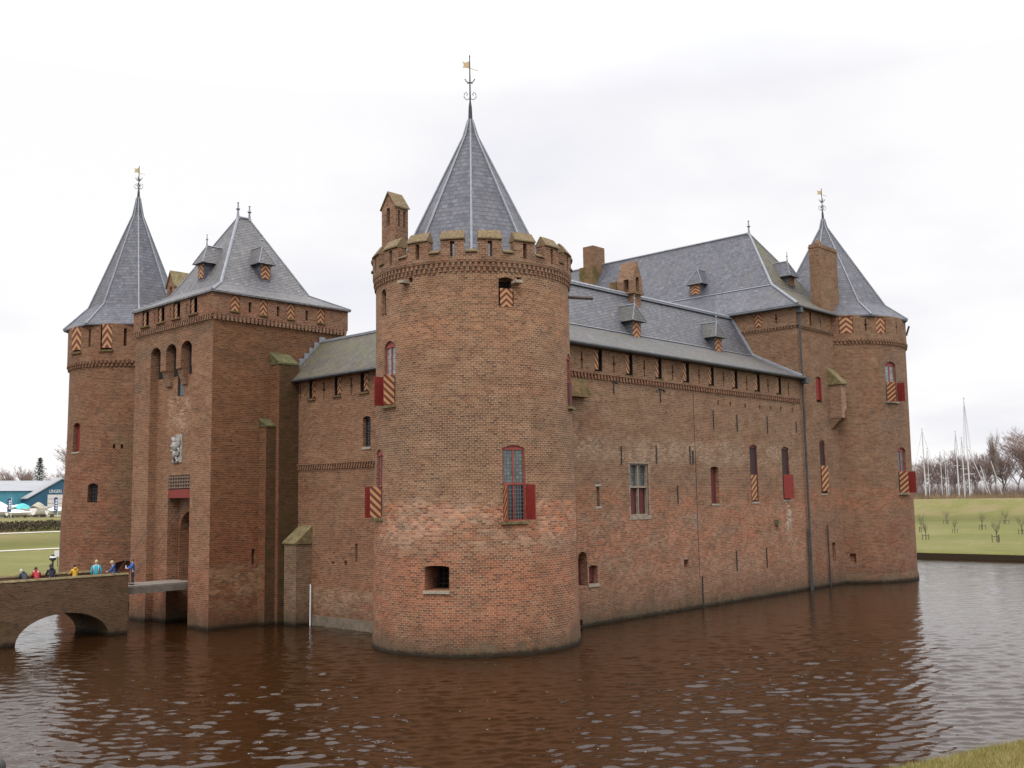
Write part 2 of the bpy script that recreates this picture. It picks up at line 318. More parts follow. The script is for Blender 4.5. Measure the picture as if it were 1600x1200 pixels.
# ---------------- geometry helpers ----------------
class G:
    def __init__(s): s.v = []; s.f = []; s.uv = {}
    def quadstrip(s, rings, close=True):
        pass
    def add(s, vs, fs):
        o = len(s.v); s.v += [tuple(v) for v in vs]; s.f += [tuple(i+o for i in f) for f in fs]
        return s
    def box(s, x0, x1, y0, y1, z0, z1):
        vs = [(x, y, z) for z in (z0, z1) for x, y in ((x0, y0), (x1, y0), (x1, y1), (x0, y1))]
        return s.add(vs, [(3, 2, 1, 0), (4, 5, 6, 7), (0, 1, 5, 4), (1, 2, 6, 5), (2, 3, 7, 6), (3, 0, 4, 7)])
    def obox(s, o, t, n, a0, a1, d0, d1, z0, z1, zt=None):
        """box along tangent t (a0..a1), along normal n (d0..d1), z0..z1"""
        o = Vector(o); t = Vector(t); n = Vector(n); k = Vector((0, 0, 1))
        vs = [o+t*a+n*d+k*z for z in (z0, z1) for a, d in ((a0, d0), (a1, d0), (a1, d1), (a0, d1))]
        fs = [(3, 2, 1, 0), (4, 5, 6, 7), (0, 1, 5, 4), (1, 2, 6, 5), (2, 3, 7, 6), (3, 0, 4, 7)]
        if t.cross(n).z < 0: fs = [f[::-1] for f in fs]
        return s.add(vs, fs)
    def prism(s, poly, d):
        """extrude a 3D polygon by vector d"""
        poly = [Vector(p) for p in poly]; d = Vector(d); n = len(poly)
        nor = Vector((0, 0, 0))
        for i in range(n): nor += poly[i].cross(poly[(i+1) % n])
        a = tuple(range(n)); b = tuple(range(n, 2*n))
        side = [(i, (i+1) % n, n+(i+1) % n, n+i) for i in range(n)]
        if nor.dot(d) > 0: fs = [a[::-1], b]+side
        else: fs = [a, b[::-1]]+[f[::-1] for f in side]
        return s.add(poly+[p+d for p in poly], fs)
    def lathe(s, c, prof, n=96, a0=0., cap=True):
        vs = []
        for r, z in prof:
            for i in range(n):
                a = a0+2*math.pi*i/n; vs.append((c[0]+r*math.cos(a), c[1]+r*math.sin(a), z))
        fs = []
        for k in range(len(prof)-1):
            for i in range(n):
                j = (i+1) % n; fs.append((k*n+i, k*n+j, (k+1)*n+j, (k+1)*n+i))
        if cap: fs.append(tuple(range(n))[::-1]); fs.append(tuple((len(prof)-1)*n+i for i in range(n)))
        return s.add(vs, fs)
    def tube(s, pts, r, n=6, r1=None):
        pts = [Vector(p) for p in pts]; L = len(pts); vs = []; fs = []
        for k, p in enumerate(pts):
            d = (pts[min(k+1, L-1)]-pts[max(k-1, 0)]).normalized()
            a = d.cross(Vector((0, 0, 1)))
            if a.length < .01: a = d.cross(Vector((1, 0, 0)))
            a.normalize(); b = d.cross(a).normalized()
            rr = r if r1 is None else r+(r1-r)*k/(L-1)
            for i in range(n):
                q = 2*math.pi*i/n; vs.append(p+a*rr*math.cos(q)+b*rr*math.sin(q))
        for k in range(L-1):
            for i in range(n):
                j = (i+1) % n; fs.append((k*n+i, (k+1)*n+i, (k+1)*n+j, k*n+j))
        fs.append(tuple(range(n))); fs.append(tuple((L-1)*n+i for i in range(n))[::-1])
        return s.add(vs, fs)
    def mesh(s, name='m'):
        me = bpy.data.meshes.new(name); me.from_pydata(s.v, [], s.f); me.validate(); me.update(); return me

def auto_uv(me, cyl=None, unit=False):
    uvl = me.uv_layers.get('UVMap') or me.uv_layers.new(name='UVMap')
    for p in me.polygons:
        n = p.normal; c = p.center
        if cyl is not None:
            rv = Vector((c.x-cyl[0], c.y-cyl[1], 0)); L = rv.length
            if L > .01 and abs(n.z) < .75 and abs(n.dot(rv)/L) > .6:
                ac = math.atan2(rv.y, rv.x)
                for li in p.loop_indices:
                    v = me.vertices[me.loops[li].vertex_index].co
                    a = math.atan2(v.y-cyl[1], v.x-cyl[0])
                    while a-ac > math.pi: a -= 2*math.pi
                    while a-ac < -math.pi: a += 2*math.pi
                    uvl.data[li].uv = (a*cyl[2], v.z)
                continue
        if abs(n.z) > .96: t = Vector((1, 0, 0)); b = Vector((0, 1, 0))
        else:
            t = Vector((0, 0, 1)).cross(n).normalized(); b = n.cross(t)
        for li in p.loop_indices:
            v = me.vertices[me.loops[li].vertex_index].co
            uvl.data[li].uv = (v.dot(t), v.dot(b))

def ob(name, geo, m, parent=None, cyl=None, smooth=False, uv=True):
    me = geo.mesh(name) if isinstance(geo, G) else geo
    o = bpy.data.objects.new(name, me); C.objects.link(o)
    for mm in (m if isinstance(m, (list, tuple)) else [m]): me.materials.append(MATS[mm])
    if uv: auto_uv(me, cyl)
    if smooth:
        for p in me.polygons: p.use_smooth = True
    if parent is not None:
        o.parent = parent
        o.matrix_parent_inverse = Matrix.Translation(-root_loc(parent))
    return o
def root_loc(o):
    v = Vector(o.location)
    return v
def thing(name, label, cat, loc, group=None):
    o = bpy.data.objects.new(name, None); C.objects.link(o); o.location = loc; o['label'] = label; o['category'] = cat; o.empty_display_size = .3
    if group: o['group'] = group
    return o
def tag(o, label, cat, group=None, kind=None):
    if label: o['label'] = label
    if cat: o['category'] = cat
    if group: o['group'] = group
    if kind: o['kind'] = kind
    return o
def structure(o): o['kind'] = 'structure'; return o
def sub(name, geo, m, parent, **kw):
    """a child of a mesh part that already sits at world coordinates"""
    o = ob(name, geo, m, None, **kw); o.parent = parent; return o

def cut(geo, cutter, m):
    """geo minus cutter, as a mesh"""
    a = bpy.data.objects.new('tmp_a', geo.mesh() if isinstance(geo, G) else geo); b = bpy.data.objects.new('tmp_b', cutter.mesh())
    C.objects.link(a); C.objects.link(b)
    md = a.modifiers.new('b', 'BOOLEAN'); md.operation = 'DIFFERENCE'; md.object = b; md.solver = 'EXACT'; md.use_self = True
    bpy.context.view_layer.update()
    dg = bpy.context.evaluated_depsgraph_get()
    me = bpy.data.meshes.new_from_object(a.evaluated_get(dg))
    bpy.data.objects.remove(a); bpy.data.objects.remove(b)
    return me

def arch_poly(o, t, w, z0, z1, rise=.0, n=8):
    """outline (in the wall plane) of an opening with a segmental top; z1 is the crown"""
    o = Vector((o[0], o[1], 0)); t = Vector(t); k = Vector((0, 0, 1)); h = w/2
    P = [o-t*h+k*z0, o+t*h+k*z0]
    if rise <= 0: P += [o+t*h+k*z1, o-t*h+k*z1]
    else:
        rr = (h*h+rise*rise)/(2*rise); a = math.asin(min(1, h/rr)) if rise <= h else math.pi-math.asin(h/rr)
        for i in range(n+1):
            q = a-2*a*i/n; P.append(o+t*(rr*math.sin(q))+k*(z1-rr+rr*math.cos(q)))
    return P
def arch_cut(g, o, t, n, w, z0, z1, rise=0., depth=.5, outp=.6):
    """cutter prism; n is the outward normal"""
    n = Vector(n)
    P = [p+n*outp for p in arch_poly(o, t, w, z0, z1, rise)]
    g.prism(P, -n*(outp+depth))

X_, Y_ = Vector((1, 0, 0)), Vector((0, 1, 0))
def panel(g, o, t, n, w, z0, z1, th=.06, off=0., uvm=None):
    g.obox((o[0], o[1], 0), t, n, -w/2, w/2, off-th, off, z0, z1)

def panel_obj(name, o, t, n, w, z0, z1, m, parent, th=.07, back=None):
    """flat board whose outer face carries unit UVs for the painted pattern; child of a part"""
    o = Vector((o[0], o[1], 0)); t = Vector(t); n = Vector(n); k = Vector((0, 0, 1))
    g = G(); g.obox(o, t, n, -w/2, w/2, -th, 0, z0, z1)
    me = g.mesh(name); me.materials.append(MATS[m])
    if back: me.materials.append(MATS[back])
    uvl = me.uv_layers.new(name='UVMap')
    for p in me.polygons:
        front = p.normal.dot(n) > .9
        if back and not front: p.material_index = 1
        for li in p.loop_indices:
            v = me.vertices[me.loops[li].vertex_index].co-o
            uvl.data[li].uv = ((v.dot(t)+w/2)/w, (v.z-z0)/max(.3, (z1-z0)))
    x = bpy.data.objects.new(name, me); C.objects.link(x); x.parent = parent
    if parent is not None and parent.type == 'EMPTY': x.matrix_parent_inverse = Matrix.Translation(-Vector(parent.location))
    return x

def frame_geo(o, t, n, w, z0, z1, rise, bw=.09, th=.10, off=-.12, mull=(), trans=()):
    g = G(); o = Vector((o[0], o[1], 0)); 
    g.obox(o, t, n, -w/2, -w/2+bw, off-th, off, z0, z1-rise*.9)
    g.obox(o, t, n, w/2-bw, w/2, off-th, off, z0, z1-rise*.9)
    g.obox(o, t, n, -w/2+bw, w/2-bw, off-th, off, z0, z0+bw)
    zt = z1-max(rise, bw)
    if rise > 0:
        outl = [p+Vector(n)*off for p in arch_poly(o, t, w-.004, zt-.06, z1-.002, rise)]
        g.prism(outl, -Vector(n)*th)
        zt -= .06
    else: g.obox(o, t, n, -w/2+bw, w/2-bw, off-th, off, z1-bw, z1)
    for a in mull: g.obox(o, t, n, a-bw/2, a+bw/2, off-th+.005, off-.005, z0+bw, zt)
    for z in trans: g.obox(o, t, n, -w/2+bw, w/2-bw, off-th+.01, off+.015, z-bw*.6, z+bw*.6)
    return g

def shutter(o, t, n, hinge, swing, w, z0, z1, m_out, m_in, parent):
    """board hinged at hinge (distance along t), opened by swing radians; hinge side sign by w's sign: w>0 the board closes towards +t"""
    t = Vector(t); n = Vector(n); o = Vector((o[0], o[1], 0))
    s = 1 if w > 0 else -1
    d = t*s*math.cos(swing)+n*math.sin(swing)          # direction the board runs from its hinge
    on = (n*math.cos(swing)-t*s*math.sin(swing))        # its outer (painted) face normal
    c = o+t*hinge+n*.03+d*abs(w)/2
    return panel_obj('shutter', c, d*s, on, abs(w), z0, z1, m_out, parent, th=.06, back=m_in)

# ---------------- castle parts ----------------
def make_window(root, o, t, n, w, z0, z1, rise, fm, gm, depth=.30, mull=(), trans=(), bw=.09, split=None, gm2=None, label=None):
    """frame > pane(s), set back in its recess"""
    f = ob('window', frame_geo(o, t, n, w, z0, z1, rise, bw=bw, off=-depth+.12, mull=mull, trans=trans), fm, root)
    if label: f['label'] = label
    g = G()
    if split:
        a = G(); panel(a, o, t, n, w-.02, split, z1-rise*.6, th=.03, off=-depth+.06); sub('pane', a, gm, f)
        b = G(); panel(b, o, t, n, w-.02, z0+.02, split, th=.03, off=-depth+.06); sub('pane', b, gm2 or gm, f)
    else:
        panel(g, o, t, n, w-.02, z0+.02, z1-rise*.6, th=.03, off=-depth+.06); sub('pane', g, gm, f)
    return f
def sill(f, o, t, n, w, z, m='moss_stone', d=.14, h=.14):
    g = G(); g.obox((o[0], o[1], 0), t, n, -w/2-.12, w/2+.12, -.1, d, z-h, z)
    return sub('sill', g, m, f)
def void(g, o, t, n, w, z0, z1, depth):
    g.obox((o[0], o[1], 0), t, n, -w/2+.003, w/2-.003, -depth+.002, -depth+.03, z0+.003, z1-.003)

def shade_lining(g, o, t, n, w, z0, z1, d):  # black boards added over the jambs, standing for shade in the opening
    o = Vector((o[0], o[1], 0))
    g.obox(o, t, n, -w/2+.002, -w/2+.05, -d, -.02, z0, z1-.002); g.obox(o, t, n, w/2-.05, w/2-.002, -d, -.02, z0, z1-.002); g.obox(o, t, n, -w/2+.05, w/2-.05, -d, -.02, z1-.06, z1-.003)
def dentils_line(g, o, t, n, L, z0, z1, pitch=.34, d=.14, fill=.5, slant=.10):
    k = int(L/pitch); o = Vector(o); t = Vector(t); n = Vector(n); K = Vector((0, 0, 1))
    for i in range(k):
        a = (i+.25)*L/k; b = a+fill*L/k
        P = [o+t*(a)+K*z1, o+t*(b)+K*z1, o+t*(b+slant)+K*z0, o+t*(a+slant)+K*z0]
        g.prism(P, n*d)
def dentils_ring(g, c, r, z0, z1, n, d=.14, a0=0, slant=0.0, fill=.5, a_from=0, a_to=2*math.pi):
    K = Vector((0, 0, 1))
    for i in range(n):
        a = a0+2*math.pi*i/n
        if not (a_from <= a <= a_to): continue
        h = math.pi/n*fill*2*.5
        def P(q, rr, z): return Vector((c[0]+rr*math.cos(q), c[1]+rr*math.sin(q), z))
        s = slant/r
        vs = [P(a-h+s, r-.02, z0), P(a+h+s, r-.02, z0), P(a+h+s, r+d, z0), P(a-h+s, r+d, z0), P(a-h, r-.02, z1), P(a+h, r-.02, z1), P(a+h, r+d, z1), P(a-h, r+d, z1)]
        g.add(vs, [(0, 1, 2, 3), (7, 6, 5, 4), (0, 4, 5, 1), (1, 5, 6, 2), (2, 6, 7, 3), (3, 7, 4, 0)])
def rot(a): return Vector((math.cos(a), math.sin(a), 0)), Vector((-math.sin(a), math.cos(a), 0))   # normal, tangent (ccw)
def finial(g, p, h, r=.07):
    x, y, z = p
    g.lathe((x, y), [(r*2.2, z-.15), (r*1.2, z+h*.15), (r*.8, z+h*.45), (r*2.0, z+h*.55), (r*.8, z+h*.64), (r*.5, z+h*.9), (r*1.2, z+h*.95), (.01, z+h)], n=8)
def vane(root, p, h, flagm='gold'):
    x, y, z = p
    g = G(); g.lathe((x, y), [(.22, z-.5), (.13, z+.1), (.10, z+h*.22), (.05, z+h*.3), (.03, z+h*.97), (.05, z+h*.985), (.01, z+h)], n=8)
    zc = z+h*.38
    for q in range(4):
        a = q*math.pi/2+.8; dx, dy = math.cos(a), math.sin(a)
        pts = [(x+dx*rr, y+dy*rr, zc+zz) for rr, zz in ((.03, -.15), (.22, -.22), (.36, -.05), (.34, .16), (.20, .26), (.14, .12), (.22, .06))]
        g.tube(pts, .022, 4)
        zb = z+h*.60
        g.tube([(x, y, zb-.1), (x+dx*.20, y+dy*.20, zb), (x+dx*.30, y+dy*.30, zb+.16)], .03, 4)
        g.tube([(x, y, zb-.05), (x+dx*.16, y+dy*.16, zb-.12)], .035, 4)
    f = ob('finial', g, 'dark_iron', root)
    k = G(); zt = z+h*.80
    d = -(Vector((.683, -.73, 0)))
    P = [Vector((x, y, zt))+d*a+Vector((0, 0, b)) for a, b in ((.02, .0), (.30, .06), (.42, .02), (.36, .22), (.44, .46), (.28, .36), (.02, .44))]
    k.prism(P, (.02, .02, 0)); k.tube([(x, y, zt), tuple(Vector((x, y, zt))-d*.5+Vector((0, 0, -.16)))], .02, 4)
    sub('weather_vane', k, flagm, f)
    return f
def cone_roof(root, c, prof, rot0, slm, strip=True, n=8, strip_from=None):
    g = G(); g.lathe(c, prof, n=n, a0=rot0)
    r = ob('roof', g, slm, root)
    s = G()
    for i in range(n):
        a = rot0+2*math.pi*i/n
        pts = [(c[0]+(rr+.02)*math.cos(a), c[1]+(rr+.02)*math.sin(a), z+.02) for rr, z in prof[1:]]
        s.tube(pts, .085, 5, .05)
    sub('ridge_flashing', s, 'lead', r)
    return r

TOP_LABELS = []
# ===== front round tower =====
FC = (40.55, 40.94); FR = 5.66
ft = thing('round_tower', 'large round brick tower nearest the viewer, with mossy battlements and a pointed slate roof', 'tower', (FC[0], FC[1], 0))
body = G(); body.lathe(FC, [(5.84, -1.5), (5.83, .0), (5.80, .6), (5.74, 4), (5.70, 8), (5.62, 12), (5.58, 16), (5.58, 20.62)], n=128)
cu = G()
TW = {}
def tower_open(key, cu, c, rad, px, y0, y1, w, rise, depth=.5, z=None):
    a, zm = onC(px, (y0+y1)/2, c, rad)
    zt = onC(px, y0, c, rad)[1]; zb = onC(px, y1, c, rad)[1]
    if z: zb, zt = z
    n, t = rot(a); o = Vector((c[0], c[1], 0))+n*rad
    arch_cut(cu, o, t, n, w, zb, zt, rise, depth)
    TW[key] = (o, t, n, w, zb, zt, rise)
    return TW[key]
tower_open('w1', cu, FC, FR+.05, 804, 695.5, 814, 1.30, .17, .45)
tower_open('w2', cu, FC, FR-.06, 608, 533, 633, 1.18, .28, .45)
tower_open('w3', cu, FC, FR+.04, 591, 702, 809, 1.15, .28, .45)
tower_open('w4', cu, FC, FR-.08, 599.5, 452, 494, .62, .2, .6)
tower_open('w5', cu, FC, FR-.08, 791, 433, 478, .86, .12, .7)
tower_open('w6', cu, FC, FR+.1, 682, 884, 923, 1.36, .06, 1.95)
n_, t_ = rot(R(300)); o_ = Vector((FC[0], FC[1], 0))+n_*FR; arch_cut(cu, o_, t_, n_, 1.1, 13.0, 16.0, .25, .45); TW['wr'] = (o_, t_, n_, 1.1, 13.0, 16.0, .25)
for (px, py, ww) in ((640, 437, .2), (812, 437, .2)):
    a, z = onC(px, py, FC, FR); n, t = rot(a); cu.obox(Vector((FC[0], FC[1], 0))+n*FR, t, n, -.14, .14, -.4, .3, z-.12, z+.14)
# battered reveal of the lower grilled window
ob('wall', cut(body, cu, 'x'), 'brick_front', ft, cyl=(FC[0], FC[1], FR))
# corbel table and battlement
PR = 5.76
cor = G()
cor.lathe(FC, [(5.56, 19.85), (5.62, 20.05), (5.64, 20.3), (5.64, 20.5), (5.70, 20.62)], n=96, cap=False)
dentils_ring(cor, FC, 5.60, 19.88, 20.10, 118, d=.06)
dentils_ring(cor, FC, 5.60, 20.12, 20.38, 118, d=.11, a0=math.pi/118)
ob('cornice', cor, 'brick_parapet', ft, cyl=(FC[0], FC[1], FR))
pa = G(); pa.lathe(FC, [(5.0, 20.36), (PR-.04, 20.36), (PR, 20.5), (PR, 21.62), (5.12, 21.62)], n=126, cap=False)
pa.lathe(FC, [(5.12, 21.62), (5.0, 20.36)], n=126, cap=False)
cu = G(); SP = R(20); A0 = R(214.8)
for i in range(18):
    a = A0+SP*(i+.5); n, t = rot(a); o = Vector((FC[0], FC[1], 0))+n*5.45
    cu.obox(o, t, n, -.36, .36, -.9, .9, 20.90, 22.5)
    a = A0+SP*i; n, t = rot(a); o = Vector((FC[0], FC[1], 0))+n*5.45
    cu.obox(o, t, n, -.12, .12, -.9, .9, 20.66, 21.5)
ob('battlement', cut(pa, cu, 'x'), 'brick_parapet', ft, cyl=(FC[0], FC[1], PR))
cp = G()
def arc_block(g, c, a0, a1, sec, m=6):
    """sec: list of (r,z) closed section swept from a0 to a1"""
    vs = []; k = len(sec)
    for j in range(m+1):
        a = a0+(a1-a0)*j/m
        for r, z in sec: vs.append((c[0]+r*math.cos(a), c[1]+r*math.sin(a), z))
    fs = []
    for j in range(m):
        for i in range(k):
            q = (i+1) % k; fs.append((j*k+i, (j+1)*k+i, (j+1)*k+q, j*k+q))
    fs.append(tuple(range(k))); fs.append(tuple(m*k+i for i in range(k))[::-1])
    g.add(vs, fs)
for i in range(18):
    a = A0+SP*i; h = R(6.5)
    arc_block(cp, FC, a-h, a+h, [(5.08, 21.6), (5.86, 21.59), (5.86, 21.66), (5.50, 22.14), (5.44, 22.14), (5.08, 21.70)])
    a = A0+SP*(i+.5); h = R(3.0)
    arc_block(cp, FC, a-h, a+h, [(5.06, 20.9), (5.86, 20.88), (5.86, 20.94), (5.45, 21.14), (5.06, 20.96)], 2)
ob('coping', cp, 'straw_cap', ft)
g = G(); g.lathe(FC, [(5.3, 20.4), (4.2, 20.75), (.1, 20.8)], n=48); ob('walkway', g, 'timber_grey', ft)
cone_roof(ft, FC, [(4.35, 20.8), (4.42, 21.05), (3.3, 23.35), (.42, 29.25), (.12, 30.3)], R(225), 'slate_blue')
vane(ft, (FC[0], FC[1], 30.2), 4.15)
# square turret chimney on the parapet
rt_ = Vector((.683, -.73, 0)); fw_ = Vector((.73, .683, 0))
def box_gable(g, x0, x1, y0, y1, z0, z1, zr, along='x'):
    if along == 'x':
        P = [(x0, y0, z0), (x0, y1, z0), (x0, y1, z1), (x0, (y0+y1)/2, zr), (x0, y0, z1)]; g.prism(P, (x1-x0, 0, 0))
    else:
        P = [(x0, y0, z0), (x1, y0, z0), (x1, y0, z1), ((x0+x1)/2, y0, zr), (x0, y0, z1)]; g.prism(P, (0, y1-y0, 0))
def gable_cap(g, x0, x1, y0, y1, z1, zr, along='x', th=.12, ov=.08):
    """sloped cap slabs with overhang over a gabled box"""
    if along == 'x':
        m = (y0+y1)/2; s = (zr-z1)/(m-y0)
        P = [(x0-ov, y0-ov, z1-ov*s), (x0-ov, m, zr), (x0-ov, y1+ov, z1-ov*s), (x0-ov, y1+ov, z1-ov*s+th), (x0-ov, m, zr+th*1.3), (x0-ov, y0-ov, z1-ov*s+th)]
        g.prism(P, (x1-x0+2*ov, 0, 0))
    else:
        m = (x0+x1)/2; s = (zr-z1)/(m-x0)
        P = [(x0-ov, y0-ov, z1-ov*s), (m, y0-ov, zr), (x1+ov, y0-ov, z1-ov*s), (x1+ov, y0-ov, z1-ov*s+th), (m, y0-ov, zr+th*1.3), (x0-ov, y0-ov, z1-ov*s+th)]
        g.prism(P, (0, y1-y0+2*ov, 0))
c0 = Vector((FC[0], FC[1], 0))-rt_*4.66+fw_*.6
tx0, ty0 = c0.x-.42, c0.y-.66
ch = G(); box_gable(ch, tx0, tx0+.98, ty0, ty0+1.24, 20.4, 25.15, 26.0)
cu = G(); cu.box(tx0-.3, tx0+.35, ty0+.50, ty0+.80, 24.0, 25.1); cu.box(tx0+.22, tx0+.38, ty0-.3, ty0+.3, 23.9, 24.9); cu.box(tx0+.62, tx0+.78, ty0-.3, ty0+.3, 23.9, 24.9)
chm = ob('chimney', cut(ch, cu, 'x'), 'brick_parapet', ft)
g = G(); gable_cap(g, tx0, tx0+.98, ty0, ty0+1.24, 25.15, 26.0, th=.09); sub('coping', g, 'straw_cap', chm)
# windows of the front tower
o, t, n, w, z0, z1, rise = TW['w1']
zs = z0+(z1-z0)*.49
f = make_window(ft, o, t, n, w, z0, z1, rise, 'frame_red', 'glass_leaded', depth=.28, bw=.075, mull=(0,), trans=(zs,), split=zs, gm2='glass_dark', label='tall red framed window with leaded glass and open lower shutters')
sill(f, o, t, n, w, z0-.02)
for hg, ww in ((-w/2, w/2), (w/2, -w/2)):
    s = shutter(o, t, n, hg, R(97) if ww > 0 else R(112), ww, z0+.06, zs-.05, 'stripe_paint_rev' if ww > 0 else 'stripe_paint', 'red_paint', f)
for key, gl in (('w2', 'glass_pale'), ('w3', 'glass_leaded'), ('wr', 'glass_leaded')):
    o, t, n, w, z0, z1, rise = TW[key]; zs = z0+(z1-z0)*.46
    f = make_window(ft, o, t, n, w, z0, z1, rise, 'frame_red', gl, depth=.26, bw=.06, mull=(0,), trans=(zs,), split=zs, gm2='glass_dark')
    sill(f, o, t, n, w, z0-.02)
    if key == 'wr':
        shutter(o, t, n, -w/2, R(4), w/2, z0, zs-.03, 'deep_red', 'deep_red', f); continue
    a1, a2 = 88, 78
    shutter(o, t, n, w/2, R(a2), -w/2, z0, zs-.03, 'stripe_paint', 'red_paint', f)
    shutter(o, t, n, -w/2, R(a1), w/2, z0, zs-.03, 'stripe_paint_rev', 'red_paint', f)
o, t, n, w, z0, z1, rise = TW['w4']
f = make_window(ft, o, t, n, w, z0, z1, rise, 'dark_iron', 'glass_dark', depth=.35, bw=.05, mull=(0,))
o, t, n, w, z0, z1, rise = TW['w5']
g = G(); void(g, o, t, n, w, z0, z1-rise, .69); f = ob('window', g, 'black_void', ft)
s = panel_obj('shutter', o+n*.02, t, (n*math.cos(.22)-Vector((0, 0, 1))*0).normalized(), w*.8, z0-.06, z1-.62, 'chevron_paint', f, th=.07)
o, t, n, w, z0, z1, rise = TW['w6']
g = G(); void(g, o, t, n, w, z0, z1-rise, 1.94); f = ob('window', g, 'black_void', ft)
g = G()
for i in range(5): g.obox(o, t, n, -w/2+.14+i*.27-.02, -w/2+.14+i*.27+.02, -1.66, -1.62, z0, z1)
for i in range(4): g.obox(o, t, n, -w/2, w/2, -1.67, -1.63, z0+.2+i*.27, z0+.24+i*.27)
sub('grille', g, 'dark_iron', f)
g = G(); g.obox(o, t, n, -w/2-.05, w/2+.05, -.2, .10, z0-.16, z0-.02); sub('sill', g, 'stone', f)
for (px, py) in ((634, 441), (806, 441)):
    a, z = onC(px, py, FC, FR); n, t = rot(a); g = G(); g.obox(Vector((FC[0], FC[1], 0))+n*FR, t, n, -.22, .22, -.1, .42, z-.1, z+.06); ob('water_spout', g, 'stone', ft)
a, z = onC(889.5, 463, FC, FR); n, t = rot(R(305)); g = G(); p = Vector((FC[0], FC[1], z))+n*5.5
g.tube([p, p+n*1.3+Vector((.3, 0, -.1))], .10, 6); ob('water_spout', g, 'wood_dark', ft, label=None) if False else ob('water_spout', g, 'wood_dark', ft)

# ===== side wing (right-hand wall) =====
WY = 39.9; HX = 78.2
wg = thing('castle_wing', 'long low brick wing with a slate roof between the near tower and the tall hall', 'building', (62, 42, 0))
wx0 = 44.5
body = G(); body.box(wx0, HX-.003, WY, 52, -1.5, 17.42)
cu = G(); nY = Vector((0, -1, 0))
def wop(px0, px1, y0, y1, rise=0., depth=.45, store=None, z=None):
    a = onY(px0, (y0+y1)/2, WY); b = onY(px1, (y0+y1)/2, WY); xm = (a.x+b.x)/2; w = abs(b.x-a.x)
    pm = (px0+px1)/2
    zt = onY(pm, y0, WY).z; zb = onY(pm, y1, WY).z
    if z: zb, zt = z
    arch_cut(cu, (xm, WY), X_, nY, w, zb, zt, rise, depth)
    return (Vector((xm, WY, 0)), X_, nY, w, zb, zt, rise)
def keyhole(c, p, t, n, z0, z1, w=.15, depth=.4):
    o = Vector((p[0], p[1], 0)); K = Vector((0, 0, 1)); t = Vector(t); n = Vector(n); zm = (z0+z1)/2; h = (z1-z0)
    P = [(-w/2, z0), (w/2, z0), (w/2, zm-h*.14), (w*1.05, zm), (w/2, zm+h*.14), (w/2, z1), (-w/2, z1), (-w/2, zm+h*.14), (-w*1.05, zm), (-w/2, zm-h*.14)]
    c.prism([o+t*a+K*b+n*.3 for a, b in P], -n*(.3+depth))
slits = [909.1, 959.2, 1006.8, 1051, 1092.3, 1130.6, 1166.5, 1200, 1232]
sy = [562, 570, 576, 582, 587, 592.5, 597, 601, 605]
for px, py in zip(slits, sy): x = onY(px, py, WY).x; keyhole(cu, (x, WY), X_, nY, 16.02, 17.12, .15)
shx = [(929, 941), (978, 988.7), (1024, 1034), (1067.5, 1077), (1107, 1115.6), (1144, 1152.5), (1179, 1187.5), (1213, 1220.5)]
SH = []
for (a, b), py in zip(shx, (562, 571, 578, 584, 589, 594, 598, 602)): 
    o_ = wop(a, b, py-10, py+10, 0, .55, z=(15.98, 17.6)); SH.append(o_)
crossw = wop(984.5, 1013.6, 724.5, 805.5, 0, .40)
wA = wop(1111, 1123.5, 729, 787, .1, .45)
wB = wop(1172.5, 1184.5, 695, 784, .16, .5)
wC = wop(1222.5, 1234, 698, 781, .16, .5)
teard = wop(903.5, 918, 862, 916, .45, .6)
dsm = wop(920.5, 934, 883, 912, .1, .6)
sq1 = wop(1069, 1076.5, 874, 887, 0, .4)
lst = wop(932.5, 937, 760, 791, 0, .4)
for px, py in ((1122, 629), (1141, 631), (1164.5, 634), (1187, 636), (1204, 637), (1220, 638), (1238, 640)):
    p = onY(px, py, WY); cu.box(p.x-.11, p.x+.11, WY-.3, WY+.3, p.z-.17, p.z+.15)
p = onY(908, 973, WY); cu.box(p.x-.16, p.x+.16, WY-.3, WY+.3, p.z-.16, p.z+.16)
ob('wall', cut(body, cu, 'x'), 'brick_wing', wg)
# upper gallery course stands proud on its cornice: built as the band of dentils
g = G(); dentils_line(g, (46.5, WY, 0), X_, nY, HX-46.6, 15.46, 15.76, .335, .13, .52, .06); g.box(46.2, HX-.1, WY-.15, WY-.002, 15.76, 15.86)
ob('cornice', g, 'brick_wing_top', wg)
for o_ in SH:
    o, t, n, w, z0, z1, rise = o_
    g = G(); void(g, o, t, n, w, z0, 17.41, .54); shade_lining(g, o, t, n, w, z0, 17.41, .53); f = ob('hatch', g, 'black_void', wg)
    shutter(o-n*.05, t, n, -w/2+.03, R(2), w*.46, z0+.12, 17.38, 'stripe_hatch', 'wood_dark', f)
    g = G(); g.obox(o, t, n, -w/2-.1, w/2+.1, -.2, .12, z0-.14, z0-.01); sub('sill', g, 'brick_cap', f)
# stone cross window
o, t, n, w, z0, z1, rise = crossw; zs = z0+(z1-z0)*.55
f = ob('window', frame_geo(o, t, n, w, z0, z1, 0, bw=.10, th=.20, off=-.10, mull=(0,), trans=(zs,)), 'stone_frame', wg); f['label'] = 'stone cross window with leaded upper lights'
g = G(); panel(g, o, t, n, w-.02, zs, z1-.02, th=.03, off=-.34); sub('pane', g, 'glass_leaded', f)
g = G(); panel(g, o, t, n, w-.02, z0, zs, th=.03, off=-.36); sub('pane', g, 'void_brown', f)
for s_ in (-1, 1):
    shutter(o-n*.26, t, n, s_*(w/2-.36) if s_ < 0 else .30, R(-8), (w/2-.36)*.9, z0+.13, zs-.1, 'deep_red', 'deep_red', f)
g = G(); g.obox(o, t, n, -w/2-.16, w/2+.16, -.05, .03, z0-.26, z0-.002)
g.obox(o, t, n, -w/2-.12, w/2+.12, -.05, .02, z1+.002, z1+.09)
